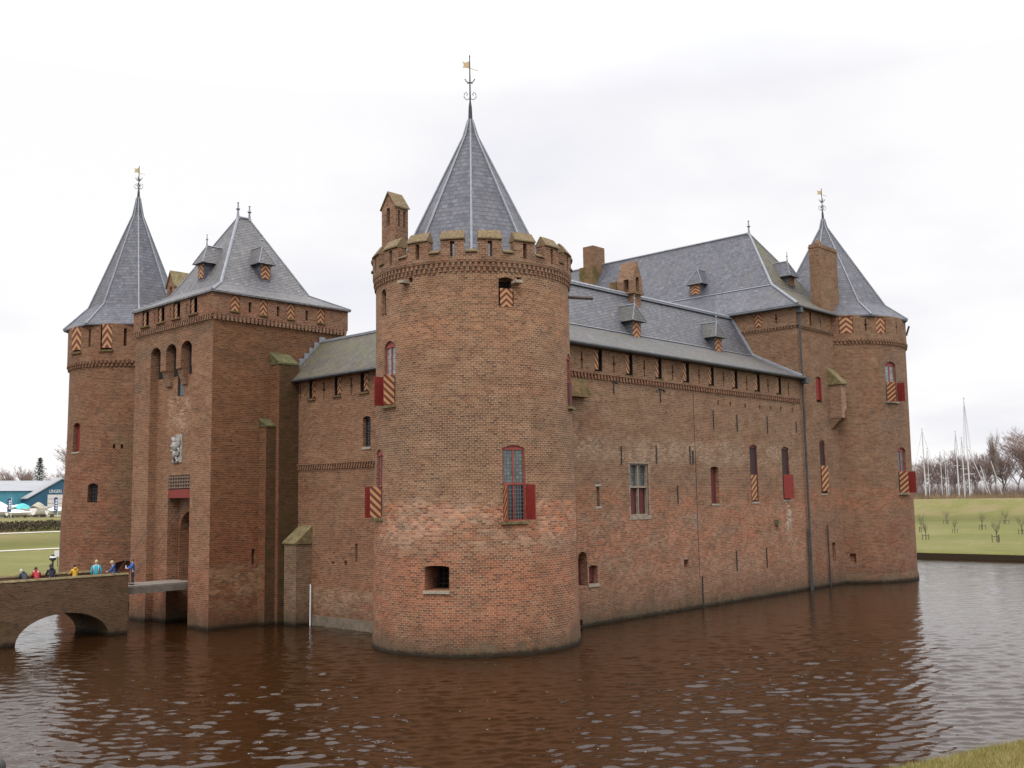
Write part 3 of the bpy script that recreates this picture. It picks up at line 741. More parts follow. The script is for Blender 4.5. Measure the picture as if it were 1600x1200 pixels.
for k_ in range(5):
    zz = z0+k_*(z1-z0)/5
    for s_ in (-1, 1): g.obox(o, t, n, *(sorted((s_*(w/2+.002), s_*(w/2+(.07 if k_ % 2 else .15))))), -.05, .022, zz+.03, zz+(z1-z0)/5-.05)
sub('surround', g, 'stone_frame', f)
o, t, n, w, z0, z1, rise = wA
g = G(); panel(g, o, t, n, w-.02, z0, z1-.02, off=-.30); f = ob('window', g, 'deep_red', wg)
g = G(); g.obox(o, t, n, -w/2-.02, w/2+.02, -.3, .04, z0-.12, z0-.004); sub('sill', g, 'stone', f)
for (q, side) in ((wB, 'L'), (wC, 'R')):
    o, t, n, w, z0, z1, rise = q; zs = z0+(z1-z0)*.47
    f = make_window(wg, o, t, n, w, z0, z1, rise, 'deep_red', 'void_brown', depth=.20, bw=.06, trans=(zs,))
    g = G(); g.obox(o, t, n, -w/2-.02, w/2+.02, -.3, .05, z0-.14, z0-.004); sub('sill', g, 'stone', f)
    if side == 'L': shutter(o, t, n, -w/2+.02, R(0), w*.72, z0+.12, zs, 'stripe_paint_rev', 'red_paint', f)
    else: shutter(o, t, n, -w/2+.1, R(34), .88, z0+.12, zs, 'red_paint', 'red_paint', f)
o, t, n, w, z0, z1, rise = teard
g = G(); void(g, o, t, n, w, z0, z1-rise, .59); ob('opening', g, 'deep_red', wg)
o, t, n, w, z0, z1, rise = dsm
g = G(); panel(g, o, t, n, w-.05, z0+.1, z1-.1, off=-.3); f = ob('window', g, 'deep_red', wg)
g = G(); g.obox(o, t, n, -w/2-.1, w/2+.1, -.2, .06, z0-.2, z0-.003); sub('sill', g, 'stone', f)
o, t, n, w, z0, z1, rise = lst
for z in (z0-.13, z1+.01): g = G(); g.obox(o, t, n, -w/2-.18, w/2+.18, -.05, .015, z, z+.12); ob('slit_lintel', g, 'stone_white', wg)
# wall anchors
def anchor(root, p0, p1, plane, V, n, r=.045, top=None):
    a = onY(p0[0], p0[1], V) if plane == 'Y' else onX(p0[0], p0[1], V)
    b = onY(p1[0], p1[1], V) if plane == 'Y' else onX(p1[0], p1[1], V)
    if plane == 'Y': b.x = a.x
    else: b.y = a.y
    g = G(); q = Vector(n)*.05
    g.tube([a+q, b+q], r, 5)
    T = X_ if plane == 'Y' else Y_
    if top == 'cross': g.tube([a+q+T*.45+Vector((0, 0, -.12)), a+q-T*.35+Vector((0, 0, .05))], r, 5)
    if top == 'hook': g.tube([a+q-T*.5+Vector((0, 0, -.15)), a+q-T*.25+Vector((0, 0, .02)), a+q, a+q+T*.3, a+q+T*.5+Vector((0, 0, -.15))], r, 5)
    return ob('wall_anchor', g, 'dark_iron', root)
for p0, p1, tp in (((958, 595), (958.6, 616), 'cross'), ((1031, 608), (1033, 628), 'hook'), ((970, 697), (972, 726), None), ((1024.5, 695), (1026.5, 724), None), ((1077, 697), (1078, 725), None), ((1082, 704), (1083, 725), None),
                   ((1113.5, 641), (1114, 671), None), ((1058, 758), (1059, 787), None), ((1150.5, 648), (1152, 674), None), ((1197.8, 650), (1198.5, 677), None), ((1243, 659), (1244.5, 676), None), ((1150, 860), (1150.8, 893), None), ((1197, 855), (1197.5, 887), None), ((1081.5, 705), (1083, 725), None)):
    anchor(wg, p0, p1, 'Y', WY, nY, top=tp)
p = onY(1213, 818, WY); g = G(); g.box(p.x-.25, p.x+.25, WY-.35, WY, p.z-.1, p.z+.1); g.box(p.x-.3, p.x-.05, WY-.4, WY, p.z+.1, p.z+.3); ob('corbel_stone', g, 'moss_stone', wg)
# long joint rod low down near the middle
a = onY(1082, 600, WY); b = onY(1096, 948, WY); g = G(); g.tube([(a.x, WY-.02, 15.3), (a.x, WY-.02, 2.2)], .018, 4); g.tube([(a.x+.3, WY-.05, 2.2), (a.x+.3, WY-.05, -.4)], .05, 5); ob('drainpipe', g, 'dark_iron', wg)
# mossy sloped buttress head beside the tower
a = onY(893, 585, WY); b = onY(922, 612, WY)
g = G(); g.prism([(45, WY-.5, 14.15), (45, WY-.003, 14.15), (45, WY-.003, 15.45), (45, WY-.46, 14.40)], (b.x-45.6, 0, 0)); hd = ob('buttress', g, 'brick_cap', wg)
# roof: kinked pitch, eave / fold / ridge
def prof_roof(x0, x1, rows, th=.0):
    P = [(x0, y, z) for y, z in rows]; g = G(); g.prism(P, (x1-x0, 0, 0)); return g
rows = [(39.50, 17.50), (39.50, 17.64), (44.2, 19.95), (46.2, 23.6), (48.2, 19.95), (52.4, 17.6), (52.4, 17.46)]
low = G(); low.prism([(44.3, y, z) for y, z in ((39.50, 17.48), (39.50, 17.62), (44.2, 19.92), (48.2, 19.92), (52.4, 17.6), (52.4, 17.46))], (HX-44.3-.003, 0, 0))
rf = ob('roof', low, 'slate_brown', wg)
up = G(); up.prism([(43.8, 44.12, 19.93), (43.8, 46.2, 23.6), (43.8, 48.28, 19.93)], (HX-43.8-.004, 0, 0)); sub('upper_roof', up, 'slate_grey', rf)
g = G(); g.tube([(43.8, 46.2, 23.62), (HX-.02, 46.2, 23.62)], .15, 6); g.box(44, HX-.02, 45.95, 46.45, 23.42, 23.5); g.tube([(44.5, 44.1, 19.94), (HX-.02, 44.1, 19.94)], .05, 4); sub('ridge_flashing', g, 'lead', rf)
g = G(); g.tube([(HX-.08, 39.6, 17.75), (HX-.08, 44.15, 20.0), (HX-.08, 46.2, 23.7)], .14, 5); sub('wall_flashing', g, 'lead', rf)
g = G(); g.tube([(44.8, 39.42, 17.55), (HX+.25, 39.42, 17.55)], .13, 8); g.box(44.8, HX, 39.52, 39.88, 17.43, 17.475); ob('gutter', g, 'gutter_dark', wg)
g = G(); g.box(HX-.1, HX+.55, 39.2, 39.75, 17.1, 17.62); ob('rain_hopper', g, 'gutter_dark', wg)

# dormers ------------------------------------------------------------
def dormer(root, P, n, w, hb, hr, L, ov=.18, cheek='slate_blue', hip=.5, fin=.9, roofm='slate_grey'):
    """P: bottom centre of the front; n: horizontal facing; L: depth back into the roof"""
    P = Vector(P); n = Vector(n); t = Vector((-n.y, n.x, 0)); K = Vector((0, 0, 1))
    g = G(); g.obox((P.x, P.y, 0), t, n, -w/2, w/2, -L, 0, P.z-.3, P.z+hb)
    d = ob('dormer', g, cheek, root)
    a = w/2+ov; zb = P.z+hb
    def q(u, v, z): return P+t*u+n*v+K*(z-P.z)
    fr = [q(-a, ov, zb-.05), q(a, ov, zb-.05), q(a, -L, zb-.05), q(-a, -L, zb-.05), q(0, -hip, zb+hr), q(0, -L, zb+hr)]
    g = G()
    fs = [(0, 1, 4), (1, 2, 5, 4), (2, 3, 5), (3, 0, 4, 5), (3, 2, 1, 0)]
    if t.cross(n).z < 0: pass
    # orientation: make outward
    cen = sum(fr, Vector())/6
    F = []
    for f_ in fs:
        nn = (fr[f_[1]]-fr[f_[0]]).cross(fr[f_[2]]-fr[f_[0]]); cc = sum((fr[i] for i in f_), Vector())/len(f_)
        F.append(f_ if nn.dot(cc-cen) > 0 else f_[::-1])
    g.add(fr, F); sub('dormer_roof', g, roofm, d)
    g = G(); 
    g.tube([fr[0]+K*.02, fr[4]+K*.02], .035, 4); g.tube([fr[1]+K*.02, fr[4]+K*.02], .035, 4); g.tube([fr[4]+K*.02, fr[5]+K*.02], .05, 4)
    sub('ridge_flashing', g, 'lead', d)
    panel_obj('shutter', P+n*.03, t, n, w*.82, P.z+.03, P.z+hb-.1, 'chevron_paint', d, th=.05)
    if fin: 
        g = G(); finial(g, (fr[4].x, fr[4].y, fr[4].z), fin, .045); sub('finial', g, 'lead', d)
    return d
def onroof(px, py, A, nrm):
    r = ray(px, py); nrm = Vector(nrm); return EYE+r*((Vector(A)-EYE).dot(nrm)/r.dot(nrm))
WN = (0, -3.65, 2.0)
a = onroof(990.5, 526, (0, 44.2, 19.95), WN); dormer(wg, a+Vector((0, -.25, -.15)), (0, -1, 0), 1.15, 1.30, 1.30, 2.2, ov=.34, hip=.10, fin=.75, roofm='slate_brown')
b = onroof(1118.5, 549, (0, 44.2, 19.95), WN); dormer(wg, b+Vector((0, -.25, -.15)), (0, -1, 0), 1.15, 1.30, 1.30, 2.2, ov=.34, hip=.10, fin=.75, roofm='slate_brown')
if 0: dormer(wg, (a.x, 43.6, 19.55), (0, -1, 0), .90, 1.45, 1.75, 2.2, ov=.34, hip=.55, fin=.8)
# chimney turret on the wing ridge
yc0 = 45.5
xa = onY(989, 454, yc0).x; xb = onY(1004, 456, yc0).x; ya = onX(964.5, 454, xa).y
zA = onY(989, 456, yc0).z; zB = onY(994, 407, yc0).z
g = G(); g.box(xa+.12, xb-.1, yc0+.12, min(ya, yc0+1.9)-.1, 22.0, zA); sh_ = ob('chimney', g, 'brick_chimney', wg); sh_['label'] = 'brick turret chimney with a pointed top and arched openings'
g = G(); ye = min(ya, yc0+2.2)
box_gable(g, xa, xb, yc0, ye, zA-.08, zA+(zB-zA)*.38, zB, 'y')
cu = G(); arch_cut(cu, ((xa+xb)/2, yc0), X_, nY, (xb-xa)*.34, zA+.1, zA+(zB-zA)*.50, .2, .7)
arch_cut(cu, (xa, (yc0+ye)/2-.1), Y_, (-1, 0, 0), .5, zA+.1, zA+(zB-zA)*.42, .0, .6)
sub('chimney_head', cut(g, cu, 'x'), 'brick_chimney', sh_)
g = G(); g.box(xa-.08, xb+.08, yc0-.08, ye+.08, zA-.10, zA+.06); sub('chimney_band', g, 'brick_cap', sh_)
# stepped mossy gable edge behind it
g = G(); x1 = xb
for i, (dx, dz) in enumerate(((.9, 0), (.45, 1.0), (.0, 2.0), (-.5, 3.0))): g.box(x1-.6, x1+dx+.5, 47.6, 48.3, 20, zA-.6+dz*.62)
ob('stepped_gable', g, 'brick_cap', wg)

# ===== great hall =====
hl = thing('castle_hall', 'tall brick hall with a steep hipped slate roof behind the low wing', 'building', (84, 58, 0))
hx0, hx1, hy0, hy1 = HX, 90.2, WY, 79.0
body = G(); body.box(hx0, hx1, hy0, hy1, -1.5, 23.75)
cu = G()
def hop(px0, px1, y0, y1, rise=0., depth=.45, z=None):
    a = onY(px0, (y0+y1)/2, WY); b = onY(px1, (y0+y1)/2, WY); xm = (a.x+b.x)/2; w = abs(b.x-a.x); pm = (px0+px1)/2
    zt = onY(pm, y0, WY).z; zb = onY(pm, y1, WY).z
    if z: zb, zt = z
    arch_cut(cu, (xm, WY), X_, nY, w, zb, zt, rise, depth); return (Vector((xm, WY, 0)), X_, nY, w, zb, zt, rise)
hD = hop(1282, 1290.5, 688, 771, .15, .5); hE = hop(1275, 1284, 589, 629, .12, .45); hF = hop(1301, 1306, 847, 877, .1, .4)
hS = [hop(1261, 1267.5, 486, 508, 0, .35, (22.35, 23.6)), hop(1294, 1300.5, 494, 514, 0, .35, (22.35, 23.6))]
for px, py in ((1249.5, 495), (1281.5, 501)): x = onY(px, py, WY).x; keyhole(cu, (x, WY), X_, nY, 22.5, 23.3, .14)
# gallery openings on the face towards the courtyard
nX = Vector((-1, 0, 0))
def hopX(px0, px1, y0, y1, depth=.3, z=(22.4, 23.6)):
    a = onX(px0, (y0+y1)/2, hx0); b = onX(px1, (y0+y1)/2, hx0); ym = (a.y+b.y)/2; w = abs(a.y-b.y)
    arch_cut(cu, (hx0, ym), Y_, nX, w, z[0], z[1], 0, depth); return (Vector((hx0, ym, 0)), Y_, nX, w, z[0], z[1], 0)
hG = hopX(1178, 1190, 487, 508)
yk = onX(1212.5, 496, hx0).y; keyhole(cu, (hx0, yk), Y_, nX, 22.5, 23.35, .15)
ob('wall', cut(body, cu, 'x'), 'brick_right', hl)
g = G(); dentils_line(g, (hx0, WY, 0), X_, nY, 8.6, 21.95, 22.15, .30, .12); dentils_line(g, (hx0, WY-.1, 0), Y_, nX, 22, 21.95, 22.15, .30, .12)
g.box(hx0-.135, 86.8, WY-.135, WY-.002, 22.15, 22.22); g.box(hx0-.135, hx0-.002, WY-.002, 62, 22.15, 22.22); ob('cornice', g, 'brick_right', hl)
for q in hS+[hG]:
    o, t, n, w, z0, z1, rise = q
    g = G(); void(g, o, t, n, w, z0, z1, .29); f = ob('hatch', g, 'black_void', hl)
    panel_obj('shutter', o-n*.06+(t*(-.12) if q is not hG else t*0), t, n, w*(.72 if q is not hG else .98), z0+.06, z1-.02, 'chevron_paint', f, th=.05)
o, t, n, w, z0, z1, rise = hD; zs = z0+(z1-z0)*.52
f = make_window(hl, o, t, n, w, z0, z1, rise, 'deep_red', 'void_brown', depth=.20, bw=.05, trans=(zs,))
g = G(); g.obox(o, t, n, -w/2-.02, w/2+.02, -.3, .05, z0-.14, z0-.004); sub('sill', g, 'stone', f)
shutter(o, t, n, -w/2+.1, R(10), .95, z0+.2, zs, 'stripe_paint_rev', 'red_paint', f)
o, t, n, w, z0, z1, rise = hE
g = G(); panel(g, o, t, n, w-.04, z0+.25, z1-.02, off=-.12); f = ob('window', g, 'red_paint', hl)
g = G(); g.obox(o, t, n, w/2-.22, w/2-.10, -.12, .02, z0+.25, z1-.12); sub('frame', g, 'red_paint', f)
o, t, n, w, z0, z1, rise = hF
g = G(); panel(g, o, t, n, w-.03, z0, z1-.02, off=-.25); ob('window', g, 'deep_red', hl)
anchor(hl, (1256.4, 635), (1257.8, 659), 'Y', WY, nY)
# hipped roof with a kink
E0 = [(77.85, 39.55), (90.55, 39.55), (90.55, 79.3), (77.85, 79.3)]; zE = 23.78
F0 = [(80.2, 43.1), (88.2, 43.1), (88.2, 75.8), (80.2, 75.8)]; zF = 26.4
RG = [(84.2, 47.4), (84.2, 72.0)]; zR = 32.65
vs = [(x, y, zE) for x, y in E0]+[(x, y, zE+.12) for x, y in E0]+[(x, y, zF) for x, y in F0]+[(x, y, zR) for x, y in RG]
fs = [(3, 2, 1, 0)]+[(i, (i+1) % 4, 4+(i+1) % 4, 4+i) for i in range(4)]+[(4+i, 4+(i+1) % 4, 8+(i+1) % 4, 8+i) for i in range(4)]
fs += [(8, 9, 12), (9, 10, 13, 12), (10, 11, 13), (11, 8, 12, 13)]
g = G(); g.add(vs, fs); me = g.mesh('roof'); me.materials.append(MATS['slate_blue']); me.materials.append(MATS['slate_moss'])
for p in me.polygons:
    if p.normal.y < -.3 and p.center.z > zE+.3: p.material_index = 1
hr = bpy.data.objects.new('roof', me); C.objects.link(hr); auto_uv(me); hr.parent = hl; hr.matrix_parent_inverse = Matrix.Translation(-Vector(hl.location))
g = G(); K_ = .04
g.tube([(77.85, 39.55, zE+.16), (80.2, 43.1, zF+K_), (84.2, 47.4, zR+K_)], .13, 6, .10)
g.tube([(90.55, 39.55, zE+.16), (88.2, 43.1, zF+K_), (84.2, 47.4, zR+K_)], .10, 6, .08)
g.tube([(84.2, 47.4, zR+K_), (84.2, 72, zR+K_)], .10, 6); g.tube([(80.2, 43.1, zF+.02), (80.2, 75.8, zF+.02)], .06, 4); g.tube([(80.2, 43.1, zF+.02), (88.2, 43.1, zF+.02)], .05, 4)
sub('ridge_flashing', g, 'lead', hr)
g = G(); finial(g, (84.2, 47.4, zR), 1.3, .09); sub('finial', g, 'lead', hr)
g = G(); g.tube([(77.9, 39.46, 23.72), (86.9, 39.46, 23.72)], .11, 8); g.tube([(77.78, 39.4, 23.72), (77.78, 62, 23.72)], .09, 6); ob('gutter', g, 'gutter_dark', hl)
p = onroof(1088.5, 459, (80.2, 0, 26.4), (-6.25, 0, 4.0)); dormer(hl, p+Vector((-.2, 0, -.1)), (-1, 0, 0), 1.25, 1.0, 1.5, 2.4, ov=.30, hip=.5, fin=.9, roofm='slate_blue')
p = onroof(1234, 446, (0, 43.1, 26.4), (0, -6.25, 4.3)); dormer(hl, p+Vector((0, -.2, -.1)), (0, -1, 0), 1.1, .9, 1.5, 3.0, ov=.35, hip=.35, fin=.9, roofm='slate_blue')
# ridge chimney
yc = onX(912, 440, 82.6).y; yd = onX(927, 412, 82.6).y; zt = onX(927, 383, 82.6).z
g = G(); g.box(82.6, 84.6, yd, yc, 27.5, zt); c_ = ob('chimney', g, 'brick_chimney', hl); c_['label'] = 'square brick chimney rising at the far end of the ridge'
g = G(); g.box(82.2, 84.8, yd-.25, yc+.25, 26, zt-2.3); g.box(80.8, 83, yd+.3, yc+1.6, 26, zt-4.3); sub('chimney_base', g, 'brick_cap', c_)
# big front chimney between hall and right tower
xa2 = onY(1281, 430, 40.05).x; xb2 = onY(1309, 430, 40.05).x; zt2 = onY(1290, 384, 40.05).z
g = G(); g.box(xa2, xb2, 40.05, 41.0, 23.6, zt2); c_ = ob('chimney', g, 'brick_chimney', hl); c_['label'] = 'tall brick chimney stack beside the right tower roof'
g = G(); g.box(xa2-.05, xb2+.05, 40.0, 41.05, zt2-.35, zt2-.2); g.lathe((xa2+1.0, 40.6), [(.32, zt2), (.28, zt2+.35), (.2, zt2+.5)], n=10); sub('chimney_band', g, 'brick_chimney', c_)
# garderobe box
gx0 = onY(1294, 620, 39.9).x; gx1 = onY(1322, 620, 38.8).x
gz0 = onY(1314, 652, 38.8).z; gz1 = onY(1314, 600, 38.8).z
g = G(); g.box(gx0+.25, gx1, 38.8, WY-.002, gz0, gz1)
cu = G(); arch_cut(cu, ((gx0+gx1)/2+.5, 38.8), X_, nY, .7, gz0-.5, gz0+.75, .3, .9)
gd = ob('garderobe', cut(g, cu, 'x'), 'brick_whitewash', hl)
g = G(); g.prism([(gx0+.1, 38.65, gz1), (gx0+.1, WY-.002, gz1), (gx0+.1, WY-.002, gz1+1.5), (gx0+.1, 38.65, gz1+.12)], (gx1-gx0+.02, 0, 0)); sub('garderobe_roof', g, 'moss_stone', gd)
for x in (gx0+.3, gx1-.35): g = G(); g.prism([(x, 38.82, gz0), (x, WY-.002, gz0), (x, WY-.002, gz0-1.0), (x, 39.3, gz0-.35)], (.3, 0, 0)); sub('corbel', g, 'brick_right', gd)
# drainpipes
def pipe(root, x, y, z0, z1, r, m='pipe_grey'):
    g = G(); g.tube([(x, y, z0), (x, y, z1)], r, 8); z = z0+1
    while z < z1: g.lathe((x, y), [(r+.03, z), (r+.03, z+.12)], n=8); z += 2.6
    return ob('drainpipe', g, m, root)
pipe(hl, HX+.12, 39.66, -.3, 23.6, .085); 
g = G(); g.box(HX-.08, HX+.36, 39.4, 39.85, 23.2, 23.65); ob('rain_hopper', g, 'gutter_dark', hl)
x = onY(1262.5, 860, 39.7).x+.12; pipe(hl, x+.12, 39.7, -.3, 4.9, .07)
x = onY(1296, 860, 39.7).x; pipe(hl, x, 39.75, -.1, 5.2, .06, 'dark_iron')

# ===== right round tower =====
RC = (91.0, 43.1); RR = 6.75
rt = thing('round_tower', 'far right round brick tower with a wide flared cone roof at the water', 'tower', (RC[0], RC[1], 0))
body = G(); body.lathe(RC, [(6.80, -1.5), (6.78, .3), (6.68, .8), (6.70, 7), (6.76, 15), (6.80, 21.1), (6.86, 21.3), (6.92, 21.5), (6.92, 23.75)], n=96)
cu = G()
rw1 = tower_open('r1', cu, RC, 6.8, 1393, 565, 627, 1.45, .3, .45); rw2 = tower_open('r2', cu, RC, 6.75, 1411, 699, 770, 1.45, .3, .45)
RO = [tower_open('ro%d' % i, cu, RC, 6.92, px, y0, y1, w, 0, .4, z=(22.1, 23.62)) for i, (px, y0, y1, w) in enumerate(((1322, 497, 521, 1.25), (1377, 498, 523, 1.1)))]
for d in (-2, -1, 2, 3):
    n, t = rot(R(248.4)+d*R(30)); arch_cut(cu, Vector((RC[0], RC[1], 0))+n*6.92, t, n, 1.1, 22.1, 23.62, 0, .4)
for px in (1353, 1401):
    a, z = onC(px, 515, RC, 6.92); n, t = rot(a); keyhole(cu, Vector((RC[0], RC[1], 0))+n*6.92, t, n, 22.3, 23.35, .16)
a, z = onC(1333, 872, RC, 6.7); n, t = rot(a); cu.obox(Vector((RC[0], RC[1], 0))+n*6.7, t, n, -.25, .25, -.4, .4, z-.4, z+.4)
ob('wall', cut(body, cu, 'x'), 'brick_right', rt, cyl=(RC[0], RC[1], RR))
g = G(); dentils_ring(g, RC, 6.86, 21.15, 21.35, 128, d=.08); dentils_ring(g, RC, 6.86, 21.38, 21.58, 128, d=.13, a0=math.pi/128); ob('cornice', g, 'brick_right', rt, cyl=(RC[0], RC[1], RR))
for q in RO:
    o, t, n, w, z0, z1, rise = q; g = G(); void(g, o, t, n, w, z0, z1, .39); f = ob('hatch', g, 'black_void', rt)
    panel_obj('shutter', o-n*.10+t*.02, t, n, w*.92, z0+.05, z1-.02, 'chevron_paint', f, th=.05)
for q in (rw1, rw2):
    o, t, n, w, z0, z1, rise = q; zs = z0+(z1-z0)*.47
    f = make_window(rt, o, t, n, w, z0, z1, rise, 'frame_red', 'glass_pale' if q is rw1 else 'glass_leaded', depth=.30, mull=(0,), trans=(zs,), split=zs, gm2='glass_dark')
    sill(f, o, t, n, w, z0-.02, 'stone')
    shutter(o, t, n, -w/2, R(70), w/2, z0, zs-.02, 'stripe_paint_rev', 'red_paint', f); shutter(o, t, n, w/2, R(95), -w/2, z0, zs-.02, 'stripe_paint', 'red_paint', f)
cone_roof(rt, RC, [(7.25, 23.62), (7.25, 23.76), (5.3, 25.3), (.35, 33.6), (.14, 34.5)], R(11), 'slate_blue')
vane(rt, (RC[0], RC[1], 34.4), 3.2)
g = G(); a = R(300); g.tube([(RC[0]+7.3*math.cos(a), RC[1]+7.3*math.sin(a), 23.5), (RC[0]+7.0*math.cos(a), RC[1]+7.0*math.sin(a), 22.6)], .1, 6); ob('drainpipe', g, 'gutter_dark', rt)

# ===== gatehouse =====
GX, GX1, GY, GY1 = 33.7, 44.35, 57.9, 68.45
gt = thing('gatehouse', 'square brick gatehouse with drawbridge portal and hipped slate roof with dormers', 'gatehouse', (38, 63.2, 0))
body = G(); body.box(GX, GX1, GY, GY1, -1.5, 19.95)
cu = G()
# tall recess with three machicolation arches
cu.box(GX-1, GX+.55, 60.45, 66.15, 1.0, 17.0); 
cu.box(GX-1, GX+.55, 60.45, 66.15, -2.0, 1.5)
for yc_ in (61.25, 63.3, 65.45):
    arch_cut(cu, (GX, yc_), Y_, nX, 1.42, 16.2, 18.78, .42, .40)
gs = (Vector((GX+.55, 62.9, 0)), Y_, nX, .85, 15.2, 17.28, .2)
arch_cut(cu, gs[0], Y_, nX, gs[3], gs[4], gs[5], gs[6], .6, outp=.2)
# portal recess and gate passage
cu.box(GX+.3, GX+1.40, 61.3, 64.33, -2.0, 9.86)
arch_cut(cu, (GX+1.40, 62.82), Y_, nX, 2.8, -2.0, 7.45, 1.35, 3.2, outp=.3)
sd = onY(396, 870, GY); cu.box(sd.x-.14, sd.x+.14, GY-.3, GY+.5, sd.z-.5, sd.z+.5)
cav = G()
for yc_ in (61.25, 63.3, 65.45): cav.box(GX+.28, GX+1.35, yc_-.68, yc_+.68, 16.6, 19.6)
m_body = cut(cut(body, cu, 'x'), cav, 'x')
me = m_body
me.materials.clear(); 
go = bpy.data.objects.new('wall', me); C.objects.link(go)
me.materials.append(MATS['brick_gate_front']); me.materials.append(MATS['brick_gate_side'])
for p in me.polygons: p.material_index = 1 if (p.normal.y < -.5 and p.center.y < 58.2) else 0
auto_uv(me); go.parent = gt; go.matrix_parent_inverse = Matrix.Translation(-Vector(gt.location))
# corbels between the arches (stepping back down to the recess)
for y0_, y1_ in ((61.97, 62.58), (64.02, 64.72)):
    g = G(); P = [(GX+.004, y0_, 17.9), (GX+.548, y0_, 17.9), (GX+.548, y0_, 15.9), (GX+.42, y0_, 15.95), (GX+.10, y0_, 16.95)]
    g.prism(P, (0, y1_-y0_, 0)); ob('corbel', g, 'brick_parapet', gt)
# overhanging gallery
gal = G(); gal.box(GX-.14, GX1+.10, GY-.14, GY1+.12, 20.16, 21.60)
cu = G()
GS = []
for px0, px1, y0, y1 in ((225, 230, 489, 513), (248, 255, 482, 508), (272, 280, 474, 499), (298, 307, 467, 493)):
    a = onX(px0, y0+12, GX-.14); b = onX(px1, y0+12, GX-.14); ym = (a.y+b.y)/2; w = .95
    cu.box(GX-.6, GX+.35, ym-w/2, ym+w/2, 20.45, 21.52); GS.append(('x', ym, w))
for px in (241.5, 266, 291.3): 
    ym = onX(px, 494, GX-.14).y; cu.box(GX-.6, GX+.35, ym-.09, ym+.09, 20.45, 21.25)
for px0, px1 in ((361, 374.7), (406, 418), (449, 461), (496, 507.5)):
    a = onY(px0, 482, GY-.14); b = onY(px1, 482, GY-.14); xm = (a.x+b.x)/2; w = b.x-a.x
    cu.box(xm-w/2, xm+w/2, GY-.6, GY+.25, 20.48, 21.52); GS.append(('y', xm, w))
for px in (390.7, 434.7, 479.5):
    xm = onY(px, 489, GY-.14).x; cu.box(xm-.11, xm+.11, GY-.6, GY+.35, 20.52, 21.22)
gm_ = cut(gal, cu, 'x'); gg = ob('gallery', gm_, 'brick_wing_top', gt)
g = G()
g.box(GX-.08, GX1+.05, GY-.08, GY1+.05, 19.952, 20.158)
dentils_line(g, (GX-.08, GY-.1, 0), Y_, nX, GY1-GY+.1, 19.80, 20.13, .30, .10, .5, .10); dentils_line(g, (GX-.1, GY-.08, 0), X_, nY, GX1-GX+.1, 19.80, 20.13, .30, .10, .5, .0)
g.box(GX-.17, GX-.141, GY-.12, GY1, 21.36, 21.44) if False else None
ob('cornice', g, 'brick_parapet', gt)
for kind, m_, w in GS:
    if kind == 'x':
        o = Vector((GX-.14, m_, 0)); g = G(); void(g, o, Y_, nX, w, 20.45, 21.52, .48); shade_lining(g, o, Y_, nX, w, 20.46, 21.5, .46); f = ob('hatch', g, 'black_void', gt)
        shutter(o-nX*.10, Y_, nX, w/2-.03, R(4), -w*.45, 20.5, 21.5, 'stripe_hatch', 'wood_dark', f)
        g = G(); g.obox(o, Y_, nX, -w/2-.15, w/2+.15, -.2, .14, 20.33, 20.44); sub('sill', g, 'brick_cap', f)
    else:
        o = Vector((m_, GY-.14, 0)); g = G(); void(g, o, X_, nY, w, 20.48, 21.52, .38); f = ob('hatch', g, 'black_void', gt)
        panel_obj('shutter', o-nY*.05, X_, nY, w*.98, 20.5, 21.58, 'chevron_paint', f, th=.05)
        g = G(); g.obox(o, X_, nY, -w/2-.02, w/2+.02, -.2, .10, 20.38, 20.47); sub('sill', g, 'brick_cap', f)
# roof
e0 = [(33.42, 57.60), (44.62, 57.60), (44.62, 68.6), (33.42, 68.6)]; zE = 21.56
f0 = [(35.0, 59.2), (42.1, 59.2), (42.1, 66.1), (35.0, 66.1)]; zF = 22.6
RG = [(38.65, 63.2), (39.6, 63.2)]; zR = 28.6
vs = [(x, y, zE) for x, y in e0]+[(x, y, zE+.12) for x, y in e0]+[(x, y, zF) for x, y in f0]+[(x, y, zR) for x, y in RG]
fs = [(3, 2, 1, 0)]+[(i, (i+1) % 4, 4+(i+1) % 4, 4+i) for i in range(4)]+[(4+i, 4+(i+1) % 4, 8+(i+1) % 4, 8+i) for i in range(4)]
fs += [(8, 9, 13, 12), (9, 10, 13), (10, 11, 12, 13), (11, 8, 12)]
g = G(); g.add(vs, fs); me = g.mesh('roof'); hr = ob('roof', me, 'slate_gate', gt)
g = G()
for q in (0, 1, 3): 
    r_ = RG[0] if q in (0, 3) else RG[1]
    g.tube([(*e0[q], zE+.14), (*f0[q], zF+.03), (*r_, zR+.03)], .10 if q == 0 else .05, 5)
g.tube([(*RG[0], zR+.03), (*RG[1], zR+.03)], .10, 5); g.tube([(*f0[0], zF+.01), (*f0[1], zF+.01)], .03, 4)
sub('ridge_flashing', g, 'lead', hr)
g = G(); finial(g, (*RG[0], zR), 1.15, .08); sub('finial', g, 'lead', hr)
g = G(); finial(g, (*RG[1], zR), 1.05, .08); sub('finial', g, 'lead', hr)
# dormers: front at the side face, one on the bridge face
p = onroof(412, 435, (0, 59.2, 22.6), (0, -6.0, 4.0)); dormer(gt, p+Vector((0, -.2, -.1)), (0, -1, 0), .86, 1.1, 1.3, 2.0, ov=.28, hip=.42, fin=.85, roofm='slate_gate')
p = onroof(318, 434, (35.0, 0, 22.6), (-6.0, 0, 3.65)); dormer(gt, p+Vector((-.2, 0, -.1)), (-1, 0, 0), .86, 1.1, 1.3, 2.0, ov=.28, hip=.42, fin=.85, roofm='slate_gate')
